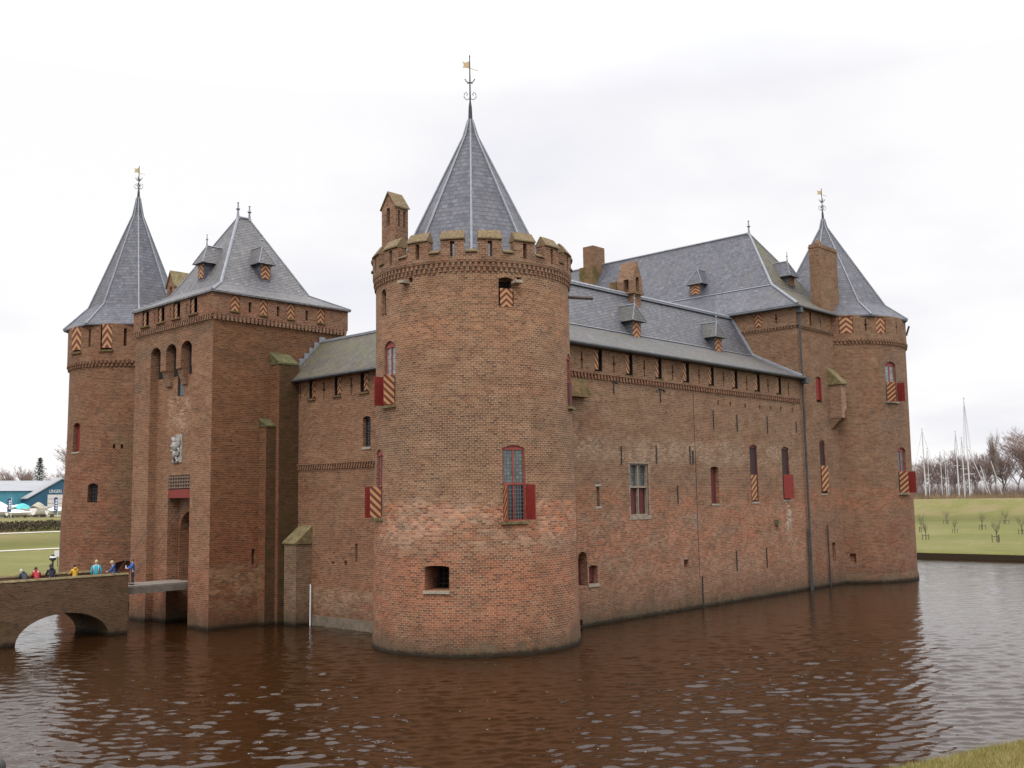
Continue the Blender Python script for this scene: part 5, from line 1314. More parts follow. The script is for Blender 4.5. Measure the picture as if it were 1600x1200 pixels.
def person(label, pos, face, jm, tm, hm, lean=0., sc=1., arms='rail', extra=None, hood=False, long=False, group='people on the bridge'):
    """local frame: faces +y, feet at z=0; lean bends the trunk forward at the hips"""
    root = thing('person', label, 'person', pos, group); root.rotation_euler = (0, 0, face); root.scale = (sc, sc, sc)
    def L(x, y, z):
        if z > .92:
            d = z-.92; yy = y+d*math.sin(lean); zz = .92+d*math.cos(lean)-y*math.sin(lean)*.3; return (x, yy, zz)
        return (x, y, z)
    head = L(0, .05, 1.58); hz_ = L(0, .03, 1.47)
    if arms == 'rail': A = [(.24, .12, 1.16), (.20, .36, 1.08)]
    elif arms == 'camera': A = [(.25, .10, 1.18), (.12, .30, 1.36)]
    else: A = [(.25, -.02, 1.14), (.25, .08, .90)]
    def hand(p, s): return [(p[0]+s*.0, p[1]+.05, p[2], .030)]
    nodes = [(*L(0, 0, .95), (.145, .11)), (*L(0, 0, 1.12), (.135, .10)), (*L(0, 0, 1.34), (.165, .10)), (*L(0, 0, 1.44), (.06, .06)), (*hz_, .05), (*L(0, .04, 1.54), (.075, .09)), (*L(0, .04, 1.65), (.07, .085))]
    edges = [(0, 1), (1, 2), (2, 3), (3, 4), (4, 5), (5, 6)]
    for s in (-1, 1):
        k = len(nodes)
        nodes += [(*L(s*.17, 0, 1.38), .055), (*L(s*A[0][0], A[0][1], A[0][2]), .042), (*L(s*A[1][0], A[1][1], A[1][2]), .030), (*L(s*(A[1][0]-.01), A[1][1]+.08, A[1][2]-.01), .028)]
        edges += [(2, k), (k, k+1), (k+1, k+2), (k+2, k+3)]
        k = len(nodes)
        nodes += [(s*.09, 0, .84, .085), (s*.10, .01, .48, .058), (s*.10, -.01, .10, .042), (s*.10, .05, .045, .04), (s*.10, .14, .035, .034)]
        edges += [(0, k), (k, k+1), (k+1, k+2), (k+2, k+3), (k+3, k+4)]
    body = skin_mesh(nodes, edges); body.materials.append(MATS['skin'])
    bo = bpy.data.objects.new('body', body); C.objects.link(bo); bo.parent = root
    jn = [(*L(0, 0, .74 if long else .84), (.185, .15)), (*L(0, 0, .98), (.175, .14)), (*L(0, 0, 1.15), (.17, .135)), (*L(0, 0, 1.34), (.195, .13)), (*L(0, 0, 1.43), (.10, .09))]
    je = [(0, 1), (1, 2), (2, 3), (3, 4)]
    for s in (-1, 1):
        k = len(jn); jn += [(*L(s*.18, 0, 1.36), .078), (*L(s*A[0][0], A[0][1], A[0][2]), .066), (*L(s*A[1][0], A[1][1]-.02, A[1][2]), .052)]; je += [(3, k), (k, k+1), (k+1, k+2)]
    jk = skin_mesh(jn, je); jk.materials.append(MATS[jm]); jo = bpy.data.objects.new('jacket', jk); C.objects.link(jo); jo.parent = root
    tn = [(0, 0, .90, (.155, .125)), (0, 0, .84, (.15, .125))]; te = [(0, 1)]
    for s in (-1, 1): k = len(tn); tn += [(s*.095, 0, .76, .10), (s*.10, .01, .48, .078), (s*.10, -.01, .13, .066)]; te += [(1, k), (k, k+1), (k+1, k+2)]
    tr = skin_mesh(tn, te); tr.materials.append(MATS[tm]); to = bpy.data.objects.new('trousers', tr); C.objects.link(to); to.parent = root
    for s in (-1, 1):
        g = G(); g.tube([(s*.10, -.06, .05), (s*.10, .06, .055), (s*.10, .17, .04), (s*.10, .21, .035)], .055, 8, .03); x = ob('shoe', g, 'shoe', None, smooth=True); x.parent = root
    # hair: cap shell
    bm = bmesh.new(); bmesh.ops.create_uvsphere(bm, u_segments=14, v_segments=10, radius=1)
    for v in list(bm.verts):
        if v.co.z < -.35 and v.co.y > -.1: bm.verts.remove(v)
    for v in bm.verts:
        p_ = L(0, .035, 1.615); q = mnoise.noise(v.co*4)*.12
        v.co = Vector((p_[0]+v.co.x*.098*(1+q), p_[1]-.012+v.co.y*.115*(1+q), p_[2]+v.co.z*.125*(1+q)))
    hm_ = bpy.data.meshes.new('hair'); bm.to_mesh(hm_); bm.free(); hm_.materials.append(MATS[hm])
    ho = bpy.data.objects.new('hair', hm_); C.objects.link(ho); ho.parent = root
    # nose and ears on the face
    g = G(); p_ = L(0, .14, 1.59); g.tube([(p_[0], p_[1]-.03, p_[2]+.03), (p_[0], p_[1]+.012, p_[2]-.015)], .012, 5, .018)
    x = ob('nose', g, 'skin', None, smooth=True); x.parent = root
    g = G()
    for s in (-1, 1): q = L(s*.085, .04, 1.59); g.tube([(q[0], q[1], q[2]-.03), (q[0]+s*.015, q[1]-.01, q[2]+.03)], .014, 5)
    x = ob('ears', g, 'skin', None, smooth=True); x.parent = root
    if hood:
        bm = bmesh.new(); bmesh.ops.create_uvsphere(bm, u_segments=12, v_segments=8, radius=1); p_ = L(0, -.09, 1.45)
        for v in bm.verts: v.co = Vector((p_[0]+v.co.x*.13, p_[1]+v.co.y*.07, p_[2]+v.co.z*.09))
        h_ = bpy.data.meshes.new('hood'); bm.to_mesh(h_); bm.free(); h_.materials.append(MATS[jm]); x = bpy.data.objects.new('hood', h_); C.objects.link(x); x.parent = root
    if extra == 'scarf':
        g = G(); q = L(0, 0, 1.46); g.tube([(q[0]-.09, q[1]+.03, q[2]), (q[0]-.07, q[1]-.08, q[2]), (q[0]+.04, q[1]-.10, q[2]), (q[0]+.10, q[1]-.02, q[2])], .05, 6)
        q = L(.07, -.13, 1.36); g.tube([(q[0]-.02, q[1], q[2]+.08), (q[0]+.02, q[1]-.02, q[2]-.08)], .05, 6, .03); x = ob('scarf', g, 'scarf', None, smooth=True); x.parent = root
    if extra == 'stripes':
        g = G()
        for s in (-1, 1):
            q = [L(s*.10, -.115, z) for z in (1.38, 1.2, 1.02)]; g.tube([(s*.13, q[0][1]-.02, q[0][2]), (s*.125, q[1][1]-.045, q[1][2]), (s*.10, q[2][1]-.045, q[2][2])], .022, 5)
        x = ob('stripe', g, 'scarf', None, smooth=True); x.parent = root
    if extra == 'paper':
        g = G(); q = L(0, .42, 1.20); g.box(q[0]-.12, q[0]+.12, q[1]-.01, q[1]+.01, q[2]-.08, q[2]+.08); x = ob('leaflet', g, 'white_paint', None); x['label'] = 'white leaflet held in the hands'; x.parent = root
    return root
DZ = 2.56
FACE_OUT = 0.0
def on_bridge(px, py, Y, z=DZ):
    p = onY(px, py, Y); return (p.x, p.y, z)
pp = [
 ('person leaning over the parapet in a dark grey jacket and beige trousers with pale hair', 40, 64.6, 'coat_grey', 'trousers_beige', 'hair_grey', .75, 1.0, 'rail', None, R(10)),
 ('person in a red jacket with a white scarf and dark hair leaning on the bridge', 58, 64.6, 'coat_red', 'trousers_dark', 'hair_dark', .55, 1.0, 'rail', 'scarf', R(-8)),
 ('person in a dark navy coat with dark hair between the red and yellow jackets', 81, 64.5, 'coat_navy', 'trousers_dark', 'hair_dark', .28, 1.04, 'rail', None, R(0)),
 ('person in a bright yellow raincoat with short dark hair', 117, 64.3, 'coat_yellow', 'trousers_dark', 'hair_dark', .12, .98, 'rail', None, R(5)),
 ('person in a turquoise jacket with white back stripes and blond hair', 150, 64.0, 'coat_cyan', 'trousers_jeans', 'hair_blond', .10, 1.10, 'down', 'stripes', R(-25)),
 ('blond person in a blue jacket looking along the bridge near its castle end', 178, 63.4, 'coat_blue', 'trousers_dark', 'hair_blond', .15, 1.06, 'rail', None, R(60)),
]
for lab, px, Y, jm, tm, hm, ln, sc, ar, ex, fc in pp:
    person(lab, on_bridge(px, 905, Y), fc, jm, tm, hm, ln, sc, ar, ex, hood=ex != 'stripes', long=jm == 'coat_yellow')
p = onZ(207, 914, 2.84); person('brown haired person in a blue jacket holding a white leaflet on the drawbridge end', (p.x, p.y, 2.84), R(75), 'coat_blue_bright', 'trousers_dark', 'hair_brown', .05, .98, 'rail', 'paper')

# ---------------- small things on the far lawn ----------------
YL_ = 116.0
p = onY(82, 890, YL_); gz = ground(p.x, YL_)
lp = thing('lamp_post', 'short black lamp post with a white lantern on the lawn left of the towers', 'lamp', (p.x, YL_, gz))
zt = onY(82, 866, YL_).z
g = G(); g.lathe((p.x, YL_), [(.14, gz-.2), (.14, gz+.2), (.10, gz+.3), (.10, zt-.75)], n=10); ob('post', g, 'dark_iron', lp)
g = G(); g.lathe((p.x, YL_), [(.12, zt-.75), (.36, zt-.62), (.38, zt-.40)], n=12); ob('collar', g, 'dark_iron', lp)
g = G(); g.lathe((p.x, YL_), [(.34, zt-.40), (.30, zt-.22)], n=12); ob('lamp_glass', g, 'white_paint', lp)
g = G(); g.lathe((p.x, YL_), [(.20, zt-.22), (.16, zt-.05), (.06, zt)], n=12); ob('cap', g, 'dark_iron', lp)
q = onY(90.5, 865, YL_+4); sg = thing('sign_board', 'small white sign board standing on the lawn beside the lamp post', 'sign', (q.x, YL_+4, 1))
g = G(); g.box(q.x-.4, q.x+.4, YL_+3.97, YL_+4.03, q.z-.35, q.z+.35); ob('board', g, 'white_paint', sg)
g = G(); g.box(q.x-.03, q.x+.03, YL_+3.98, YL_+4.02, .8, q.z-.352); ob('post', g, 'dark_iron', sg)

# ---------------- trees ----------------
def bare_tree_mesh(seed, H, spread=.5, up=.25, n0=7, tw=.028, levels=3, mw=None):
    rg = random.Random(seed); T = G(); K = G()
    def limb(p, d, L, r, lv):
        pts = [p]; q = p.copy(); dd = d.copy()
        for i in range(4):
            dd = (dd+Vector((rg.uniform(-.16, .16), rg.uniform(-.16, .16), rg.uniform(-.02, .12)))).normalized(); q = q+dd*L/4; pts.append(q.copy())
        (T if lv == 0 else K).tube(pts, r, 5 if lv < 2 else 3, r*.35)
        if lv >= levels:
            return
        k = n0 if lv == 0 else (5 if lv == 1 else 6)
        for i in range(k):
            f = rg.uniform(.35 if lv == 0 else .25, 1.0); s = pts[min(3, int(f*4))]; s = s.lerp(pts[min(4, int(f*4)+1)], f*4-int(f*4) if f < 1 else 0)
            a = rg.uniform(0, 6.283); side = Vector((math.cos(a), math.sin(a), 0)); nd = (dd*(up+.35)+side*spread*rg.uniform(.7, 1.2)+Vector((0, 0, up))).normalized()
            limb(s, nd, L*rg.uniform(.38, .62), max(r*.45, tw*.5), lv+1)
    limb(Vector((0, 0, 0)), Vector((0, 0, 1)), H*.72, H*.014, 0)
    return T.mesh('trunk'), K.mesh('branches')
def place_tree(meshes, x, y, z, sc, rz, label, cat, name, group, mats):
    r = thing(name, label, cat, (x, y, z), group); r.scale = (sc, sc, sc); r.rotation_euler = (0, 0, rz)
    for nm, me, mm in zip(('trunk', 'crown'), meshes, mats):
        if not me.materials: me.materials.append(MATS[mm])
        o = bpy.data.objects.new(nm, me); C.objects.link(o); o.parent = r
    return r
def at(px, py, D): return EYE+ray(px, py)*(D/F_PX)
kinds = [bare_tree_mesh(s, 14, sp, up, n0, .04, 4) for s, sp, up, n0 in ((1, .55, .30, 15), (2, .7, .22, 16), (5, .5, .35, 14), (9, .8, .15, 18))]
poplar = bare_tree_mesh(12, 14, .20, .75, 26, .04)
rg = random.Random(21); i = 0
RT_ = [(1418, 338, 12), (1428, 330, 12.5), (1438, 345, 12), (1446, 340, 12), (1455, 335, 13), (1463, 350, 13), (1472, 330, 12), (1480, 345, 14), (1489, 335, 13), (1497, 350, 13), (1505, 330, 14), (1514, 342, 13), (1522, 335, 14), (1531, 350, 15), (1539, 332, 13), (1547, 345, 15), (1566, 340, 15), (1575, 335, 17), (1590, 330, 20), (1604, 345, 21), (1615, 340, 19), (1628, 335, 18), (1645, 345, 18)]
for px, D, h in RT_:
    p = at(px, 770, D); z = ground(p.x, p.y)
    place_tree(kinds[i % 4] if h < 19 else kinds[3], p.x, p.y, z-.3, h/14*.98, rg.uniform(0, 6), 'bare brown winter tree in the long belt of trees behind the marina masts', 'tree', 'bare_tree', 'bare trees in the belt behind the marina', ('twig', 'twig_red')); i += 1
p = at(1557, 770, 325); place_tree(poplar, p.x, p.y, ground(p.x, p.y), 1.25, 0, 'narrow upright bare poplar rising above the tree belt behind the masts', 'tree', 'poplar_tree', None, ('twig', 'twig'))
for px, D, h in ((-6, 420, 15), (6, 430, 14), (18, 420, 15), (30, 425, 15), (42, 430, 14), (52, 425, 14)):
    p = at(px, 800, D); place_tree(kinds[i % 4], p.x, p.y, 5.6, h/14, rg.uniform(0, 6), 'bare grey tree top showing over the blue shed roofs', 'tree', 'bare_tree', 'bare trees behind the sheds', ('twig', 'twig')); i += 1
p = at(97, 800, 330); place_tree(kinds[3], p.x, p.y, 5.4, 1.35, 1., 'bare tree with fine twigs against the sky just left of the left tower', 'tree', 'bare_tree', None, ('twig', 'twig'))
# understorey: dense thicket below the belt
rgn = random.Random(5); g = G()
for k in range(20000):
    px = rgn.uniform(1405, 1660); D = rgn.uniform(318, 345); p = at(px, 770, D); z0 = ground(p.x, p.y); h = rgn.uniform(2, 9.5)*rgn.uniform(.5, 1)
    a = rgn.uniform(0, 6.28); l = rgn.uniform(-.8, .8); w_ = rgn.uniform(.03, .075)
    g.add([(p.x-w_, p.y, z0), (p.x+w_, p.y, z0), (p.x+l, p.y+l, z0+h)], [(0, 1, 2)])
tag(ob('thicket', g, 'twig_red', uv=False), 'brown leafless thicket under the tree belt', 'thicket', kind='stuff')
simple('reed', (.23, .16, .09), .9, .3, .3)
g = G()
for k in range(9000):
    y = rgn.uniform(20, 130); x = XS+rgn.uniform(124, 131); z0 = ground(x, y); h = rgn.uniform(.8, 2.3); l = rgn.uniform(-.4, .4)
    g.add([(x, y-.07, z0-.1), (x, y+.07, z0-.1), (x+l, y+l, z0+h)], [(0, 1, 2)])
tag(ob('reeds', g, 'reed', uv=False), 'brown reed and scrub strip behind the right hand path', 'reeds', kind='stuff')
# conifer
rg = random.Random(4); T = G(); K = G(); H = 18
T.tube([(0, 0, 0), (0, 0, H)], .28, 6, .03)
for i in range(150):
    f = (i/150)**.9; z = 1.5+f*(H-1.8); L = (1-f)**.85*5.2*rg.uniform(.55, 1.1)+.25; a = i*2.4+rg.uniform(-.3, .3)
    if .30 < f < .36 and math.cos(a) > .3: L *= 1.5
    dx, dy = math.cos(a), math.sin(a)
    K.tube([(0, 0, z), (dx*L*.6, dy*L*.6, z-.1*L), (dx*L, dy*L, z+.02*L)], .05, 3, .02)
    for j in range(26):
        s = rg.uniform(.15, 1); x, y_ = dx*L*s, dy*L*s; zz = z-.1*L*s+rg.uniform(-.1, .1); b_ = rg.uniform(0, 6.28); q = rg.uniform(.25, .6)
        K.add([(x, y_, zz), (x+math.cos(b_)*q, y_+math.sin(b_)*q, zz-rg.uniform(.0, .35)), (x+math.cos(b_+.5)*q*.8, y_+math.sin(b_+.5)*q*.8, zz-.05)], [(0, 1, 2)])
p = at(60, 800, 330); z = 5.5; top = at(57, 713, 330).z
place_tree((T.mesh('trunk'), K.mesh('crown')), p.x, p.y, z, (top-z)/H, 0, 'dark green conifer with an uneven side branch behind the blue sheds', 'tree', 'conifer_tree', None, ('bark', 'conifer'))
# young staked trees on the lawn
def young_mesh(seed):
    rg = random.Random(seed); K = G(); T = G(); T.tube([(0, 0, 0), (.03, 0, 1.0), (0, .03, 1.5)], .06, 6, .04)
    for i in range(11):
        a = rg.uniform(0, 6.28); z = rg.uniform(.9, 1.5); L = rg.uniform(.9, 2.0); dx, dy = math.cos(a)*rg.uniform(.25, .75), math.sin(a)*rg.uniform(.25, .75)
        e_ = (dx*L*.8, dy*L*.8, z+L); K.tube([(0, 0, z), (dx*L*.5, dy*L*.5, z+L*.4), e_], .018, 3, .007)
        for j in range(3): K.tube([(dx*L*.5, dy*L*.5, z+L*.4), (dx*L*.5+rg.uniform(-.4, .4), dy*L*.5+rg.uniform(-.4, .4), z+L*.4+rg.uniform(.3, .7))], .010, 3, .005)
    return T.mesh('trunk'), K.mesh('crown')
yk_ = [young_mesh(s) for s in (1, 2, 3)]
sg_ = G()
for x, y in ((-.5, -.2), (.5, -.2), (0, .5)): sg_.tube([(x, y, 0), (x, y, .85)], .045, 5)
for a, b_ in (((-.5, -.2), (.5, -.2)), ((.5, -.2), (0, .5)), ((0, .5), (-.5, -.2))): sg_.tube([(*a, .66), (*b_, .66)], .03, 4)
stake_me = sg_.mesh('stakes'); stake_me.materials.append(MATS['wood_dark'])
yl = [(1447, 843, 'nearest the right tower, low on the lawn'), (1440, 832, 'half hidden by the right tower edge'), (1479, 822, 'high on the lawn, left of centre'), (1492, 834, 'small and thin, left half of the lawn'), (1535, 829, 'middle of the lawn'), (1558, 846, 'largest and nearest on the lawn'), (1572, 822, 'high on the lawn, right of centre'), (1597, 836, 'at the right edge of the view')]
for k, (px, py, ds) in enumerate(yl):
    p = onZ(px, py, 1.05); p.z = ground(p.x, p.y)
    r = place_tree(yk_[k % 3], p.x, p.y, p.z, (1.15 if px == 1558 else .85 if px == 1492 else 1.0), k*1.3, 'young bare tree in a stake frame, '+ds, 'sapling', 'young_tree', 'staked young trees on the far lawn', ('bark', 'bark'))
    o = bpy.data.objects.new('stake_frame', stake_me); C.objects.link(o); o.parent = r

# ---------------- boats ----------------
def hull_geo(L=9., B=2.8, D=1.4):
    g = G(); n = 12; k = 9; vs = []
    for i in range(n+1):
        u = i/n; x = -L/2+L*u; bw = B/2*(math.sin(min(1, (1-u)*1.9)*math.pi/2))**.8*(.75+.25*min(1, u*4)); bw = max(bw, .02); sheer = .25*u*u
        for j in range(k):
            q = -1+2*j/(k-1); vs.append((x-(.4*(1-abs(q)) if i == n else 0), bw*q, D*(abs(q)**2.2)+sheer*abs(q)))
    fs = [(i*k+j, (i+1)*k+j, (i+1)*k+j+1, i*k+j+1) for i in range(n) for j in range(k-1)]
    fs += [(i*k, i*k+k-1, (i+1)*k+k-1, (i+1)*k) for i in range(n)]+[tuple(range(k))]
    return g.add(vs, fs)
hull_me = hull_geo().mesh('hull'); hull_me.materials.append(MATS['white_hull'])
cab = G(); P = [(-2.6, -.75, 1.45), (1.9, -.55, 1.5), (1.2, -.5, 2.0), (-2.4, -.65, 2.05)]; cab.prism(P, (0, 1.35, 0)); cab_me = cab.mesh('cabin'); cab_me.materials.append(MATS['white_hull'])
def sailboat(px0, D, ytop, label, lean=0.):
    p = at(px0, 775, D); z = ground(p.x, p.y)-.6
    r = thing('sailboat', label, 'sailboat', (p.x, p.y, z), None)
    r.rotation_euler = (0, 0, R(40)+px0*.7)
    for nm, me in (('hull', hull_me), ('cabin', cab_me)): o = bpy.data.objects.new(nm, me); C.objects.link(o); o.parent = r
    H = at(px0, ytop, D).z-z
    g = G(); w_ = .075 if H < 16 else .15
    g.tube([(0, 0, 1.4), (-lean*H, 0, H)], w_*1.25, 8, w_*.7); g.tube([(-lean*H*.5, -.9, H*.55), (-lean*H*.5, .9, H*.55)], .05, 4); g.box(-.25, .25, -.15, .15, H-.1, H+.05)
    if H > 20: g.tube([(0, -1.4, H*.3), (0, 1.4, H*.3)], .08, 5)
    mo = ob('mast', g, 'mast_white', None); mo.parent = r
    g = G()
    for e_ in ((4.4, 0, 1.6), (-4.4, 0, 1.5)): g.tube([(0, 0, H*.98), e_], .025, 3)
    for s in (-1, 1): g.tube([(0, 0, H*.98), (0, s*.9, H*.55), (0, s*1.3, 1.5)], .02, 3)
    ro = ob('rigging', g, 'pipe_grey', None); ro.parent = r
    g = G(); g.tube([(-.1, 0, 2.3), (-3.6, 0, 2.45)], .16, 6); bo = ob('boom', g, 'blue_cover', None); bo.parent = r
    return r
for px, D, yt, lb in ((1447, 262, 669, 'sailboat with a tall thin white mast, leftmost of the marina masts'), (1453, 268, 700, 'sailboat with a shorter mast just right of the leftmost mast'), (1473, 262, 706, 'sailboat with a white mast between the paired masts'), (1480, 255, 710, 'sailboat with a thick pale mast left of the middle masts'), (1483, 272, 716, 'sailboat with a thin mast close behind the thick pale mast'), (1499, 262, 673, 'sailboat with a thin mast topped by a light, left of the giant mast'), (1508, 258, 683, 'sailboat with a grey mast just left of the giant mast'), (1519, 266, 750, 'sailboat with the lowest mast, right beside the giant mast'), (1516, 250, 620, 'large sailing ship with the giant white mast above all the others')):
    sailboat(px, D, yt, lb, .0)
# slanting boom poles by the masts
for k, (xa_, ya_, xb_, yb_) in enumerate(((1513, 702, 1543, 762), (1548, 720, 1568, 770), (1532, 728, 1548, 766))):
    a = at(xa_, ya_, 252+k*3); b_ = at(xb_, yb_+8, 252+k*3); g = G(); g.tube([a, b_], .10, 5)
    pr = thing('sheer_legs', ['slanting grey pole right of the giant mast, nearest to it', 'slanting pole farthest right of the masts', 'slanting pole between the two other leaning poles'][k], 'pole', (b_.x, b_.y, b_.z)); ob('pole', g, 'mast_white', pr)

# ---------------- yard with blue sheds ----------------
m, t, b = mat('shed_light', .6); c = N(t, 'ShaderNodeTexCoord'); s = N(t, 'ShaderNodeSeparateXYZ'); lk(t, c.outputs['Object'], s.inputs[0])
rb = mth(t, 'SINE', mth(t, 'MULTIPLY', s.outputs[0], 14.)); lk(t, mix(t, mrange(t, nz(t, c.outputs['Object'], .3, 3), .3, .7), (.045, .20, .27), (.07, .27, .34)), b.inputs['Base Color']); bump(t, b, rb, .4, .05)
m, t, b = mat('shed_dark', .6); c = N(t, 'ShaderNodeTexCoord'); s = N(t, 'ShaderNodeSeparateXYZ'); lk(t, c.outputs['Object'], s.inputs[0])
rb = mth(t, 'SINE', mth(t, 'MULTIPLY', s.outputs[0], 14.)); lk(t, mix(t, mrange(t, nz(t, c.outputs['Object'], .3, 3), .3, .7), (.014, .075, .14), (.02, .10, .18)), b.inputs['Base Color']); bump(t, b, rb, .4, .05)
simple('shed_roof', (.26, .27, .285), .6, .1, .2)
YW = 262.0
xl = onY(-70, 800, YW).x; xr_ = onY(72, 800, YW).x; ze = onY(20, 767, YW).z; zg = 4.6; zr_ = onY(20, 751, YW+16).z
s1 = thing('shed', 'long light blue metal shed with a pale grey roof behind the boats', 'shed', ((xl+xr_)/2, YW+10, zg))
g = G(); g.box(xl, xr_+12, YW, YW+32, zg, ze); ob('wall', g, 'shed_light', s1)
g = G(); g.prism([(xl-.4, YW-.5, ze+.01), (xl-.4, YW+16, zr_), (xl-.4, YW+32.5, ze+.01)], (xr_+12-xl+.8, 0, 0)); ob('roof', g, 'shed_roof', s1)
for px0, px1, y0, y1 in ((33, 38, 785, 797), (39, 44, 786, 797)):
    a = onY(px0, y0, YW); b_ = onY(px1, y1, YW); g = G(); g.box(a.x, b_.x, YW-.06, YW-.01, b_.z, a.z); f = ob('window', g, 'black_void', s1); g = G(); g.box(b_.x, b_.x+.35, YW-.08, YW-.01, b_.z, a.z+.1); sub('frame', g, 'white_paint', f)
YG = 257.4
a = onY(45.5, 780, YG); ap = onY(97, 749, YG); w2 = ap.x-a.x; zt_ = onY(70, 765, YG).z
s2 = thing('shed', 'dark blue gabled shed with a large pale door and white lettering', 'shed', (ap.x, YG+2, zg))
g = G(); g.prism([(a.x, YG, zg), (a.x+2*w2, YG, zg), (a.x+2*w2, YG, a.z), (ap.x, YG, ap.z), (a.x, YG, a.z)], (0, 4.4, 0)); ob('wall', g, 'shed_dark', s2)
g = G(); g.prism([(a.x-.5, YG-.3, a.z+.05), (ap.x, YG-.3, ap.z+.05), (a.x+2*w2+.5, YG-.3, a.z+.05), (a.x+2*w2+.5, YG-.3, a.z+.3), (ap.x, YG-.3, ap.z+.35), (a.x-.5, YG-.3, a.z+.3)], (0, 4.6, 0)); ob('roof', g, 'shed_roof', s2)
d0 = onY(74.5, 773, YG); d1 = onY(98, 806, YG); g = G(); g.box(d0.x, d0.x+(d1.x-d0.x)*1.25, YG-.08, YG-.003, d1.z-.2, d0.z); dr = ob('door', g, 'pale_door', s2)
g = G()
for k in range(1, 5): zz = d1.z+(d0.z-d1.z)*k/5; g.box(d0.x+.05, d0.x+(d1.x-d0.x)*1.25-.05, YG-.10, YG-.081, zz-.04, zz+.04)
sub('door_panel', g, 'pipe_grey', dr)
cvt = bpy.data.curves.new('txt', 'FONT'); cvt.body = 'LENGERS'; cvt.extrude = .02; cvt.align_x = 'LEFT'
to = bpy.data.objects.new('txt', cvt); C.objects.link(to); bpy.context.view_layer.update()
tm_ = bpy.data.meshes.new_from_object(to.evaluated_get(bpy.context.evaluated_depsgraph_get())); bpy.data.objects.remove(to)
l0 = onY(76.5, 770, YG); l1 = onY(96, 770, YG); wtx = max(v.co.x for v in tm_.vertices); k = (l1.x-l0.x)/wtx; hh = (onY(80, 765, YG).z-l0.z)/.72
for v in tm_.vertices: v.co = Vector((l0.x+v.co.x*k, YG-.05+v.co.z*.5, l0.z+v.co.y*hh))
ob('lettering', tm_, 'white_paint', s2, uv=False)
def banner(px, y0, y1, w_, label, c='blue_cover'):
    Yb = 235.; p = onY(px, y1, Yb); q = onY(px, y0, Yb); zg_ = ground(p.x, Yb)
    r = thing('banner_flag', label, 'flag', (p.x, Yb, zg_)); g = G(); g.tube([(p.x, Yb, zg_), (p.x, Yb, q.z+.2)], .06, 6); ob('pole', g, 'white_paint', r)
    g = G(); n = 10
    for i in range(n): 
        z0_, z1_ = p.z+(q.z-p.z)*i/n, p.z+(q.z-p.z)*(i+1)/n; g.add([(p.x-.06, Yb, z0_), (p.x-w_, Yb+.15*math.sin(i), z0_), (p.x-w_, Yb+.15*math.sin(i+1), z1_), (p.x-.06, Yb, z1_)], [(0, 1, 2, 3)])
    f = ob('flag', g, c, r); md = f.modifiers.new('s', 'SOLIDIFY'); md.thickness = .02
    g = G()
    for k in range(4): zz = p.z+(q.z-p.z)*(.78-.17*k); g.box(p.x-w_*.75, p.x-w_*.3, Yb-.22, Yb-.17, zz-.13, zz+.22)
    sub('emblem', g, 'white_paint', f)
banner(17.5, 779, 800, .85, 'narrow navy banner flag in front of the long light blue shed', 'blue_cover'); banner(90, 777, 801, .85, 'narrow navy banner flag in front of the pale shed door', 'blue_cover')
def laid_boat(px, D, L, B, H, rz, coverm, label, mast=False):
    p = at(px, 806, D); z = ground(p.x, p.y)
    r = thing('stored_boat', label, 'boat', (p.x, p.y, z)); r.rotation_euler = (0, 0, rz)
    o = bpy.data.objects.new('hull', hull_me); C.objects.link(o); o.parent = r; o.scale = (L/9, B/2.8, H/1.4*.6); o.location = (0, 0, .5)
    g = G(); n = 10; k = 7; vs = []
    for i in range(n+1):
        u = i/n; x = (-L/2+L*u)*.97; bw = B/2*(math.sin(min(1, (1-u)*1.9+.08)*math.pi/2))**.8
        for j in range(k): q = -1+2*j/(k-1); vs.append((x, bw*q, .5+H*.6+H*.55*(1-abs(q)**1.6)*math.sin(max(.12, min(.9, u+.12))*math.pi)))
    g.add(vs, [(i*k+j, (i+1)*k+j, (i+1)*k+j+1, i*k+j+1) for i in range(n) for j in range(k-1)]+[(i*k+k-1, i*k, (i+1)*k, (i+1)*k+k-1) for i in range(n)]+[tuple(range(k))[::-1], tuple(n*k+j for j in range(k))])
    c_ = ob('cover', g, coverm, None, smooth=True); c_.parent = r
    g = G()
    for x in (-L*.3, L*.25): g.box(x-.1, x+.1, -.8, .8, -.2, .58)
    c_ = ob('cradle', g, 'timber_grey', None); c_.parent = r
    return r
laid_boat(-2, 240, 7.5, 3.0, 3.0, .2, 'white_hull', 'large white covered boat at the left edge of the view')
laid_boat(24, 246, 5.5, 2.6, 2.2, 2.9, 'white_hull', 'white covered boat beside the navy banner flag')
laid_boat(38, 240, 5.0, 2.4, 2.4, .1, 'teal_cover', 'boat under a turquoise cover in front of the dark blue shed')
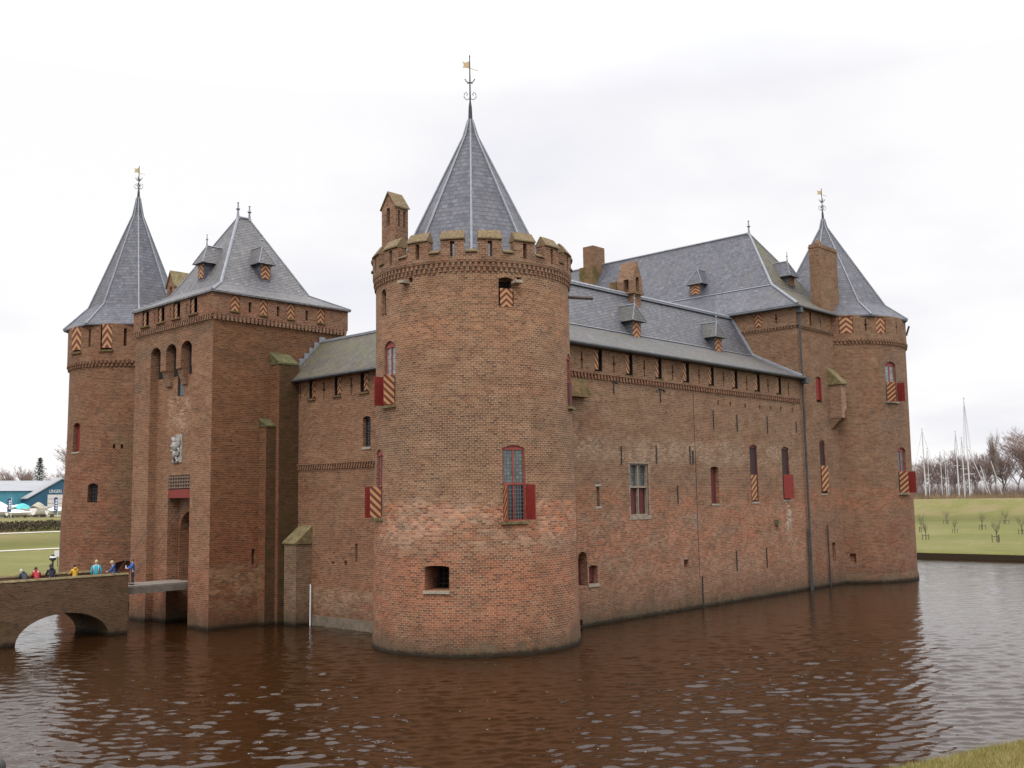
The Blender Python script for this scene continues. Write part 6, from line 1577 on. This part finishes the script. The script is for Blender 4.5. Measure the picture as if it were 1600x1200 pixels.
laid_boat(0, 226, 4.5, 2.4, 1.6, 3.2, 'white_hull', 'nearest white boat at the lower left of the yard')
laid_boat(30, 226, 5.5, 2.4, 1.2, .05, 'white_hull', 'low white boat in front of the turquoise covered boat')
simple('tarp_tan', (.34, .30, .24), .8, .2, .6)
laid_boat(62, 236, 4.5, 2.8, 2.6, .5, 'tarp_tan', 'tan covered heap in front of the dark blue shed door')
laid_boat(93, 232, 6.0, 2.4, 1.6, .1, 'white_hull', 'small white boat half hidden behind the left tower')
# parked car-sized crates and fence posts left out; low hedge on the bank
m, t, b = mat('hedge', .95); c = N(t, 'ShaderNodeTexCoord'); lk(t, mix(t, mrange(t, nz(t, c.outputs['Object'], .9, 4), .35, .65), (.030, .022, .014), (.085, .062, .030)), b.inputs['Base Color'])
g = G(); rgn = random.Random(8)
for k in range(16000):
    x = rgn.uniform(20, 90); u = rgn.random(); y = YS+66.6+u*3.6; zb = ground(x, y); z = rgn.uniform(zb, max(zb+.3, 4.75+.25*math.sin(x*.7)*rgn.random())); q = rgn.uniform(.15, .4); a = rgn.uniform(0, 6.28)
    g.add([(x, y, z), (x+q*math.cos(a), y+q*math.sin(a)*.5, z+q*.8), (x+q*math.cos(a+1), y-.1, z+q*.3)], [(0, 1, 2)])
hd = ob('hedge', g, 'hedge', uv=False); tag(hd, 'low dark hedge along the top of the left hand grass bank', 'hedge')

# leaves and feathers drifting on the moat
simple('drift', (.55, .50, .40), .7, .3, 9.)
rgn = random.Random(77); g = G()
for k in range(170):
    p = onZ(rgn.uniform(20, 1560), rgn.uniform(985, 1190), .012); q = rgn.uniform(.02, .05); a = rgn.uniform(0, 3)
    g.add([(p.x+q*math.cos(a+i*1.57)*(1 if i % 2 else .5), p.y+q*math.sin(a+i*1.57)*(1 if i % 2 else .5), .03+.012*math.sin(k)) for i in range(4)], [(0, 1, 2, 3)])
tag(ob('drifting_leaves', g, 'drift', uv=False), 'tiny pale leaves and feathers drifting on the moat', 'leaves', kind='stuff')
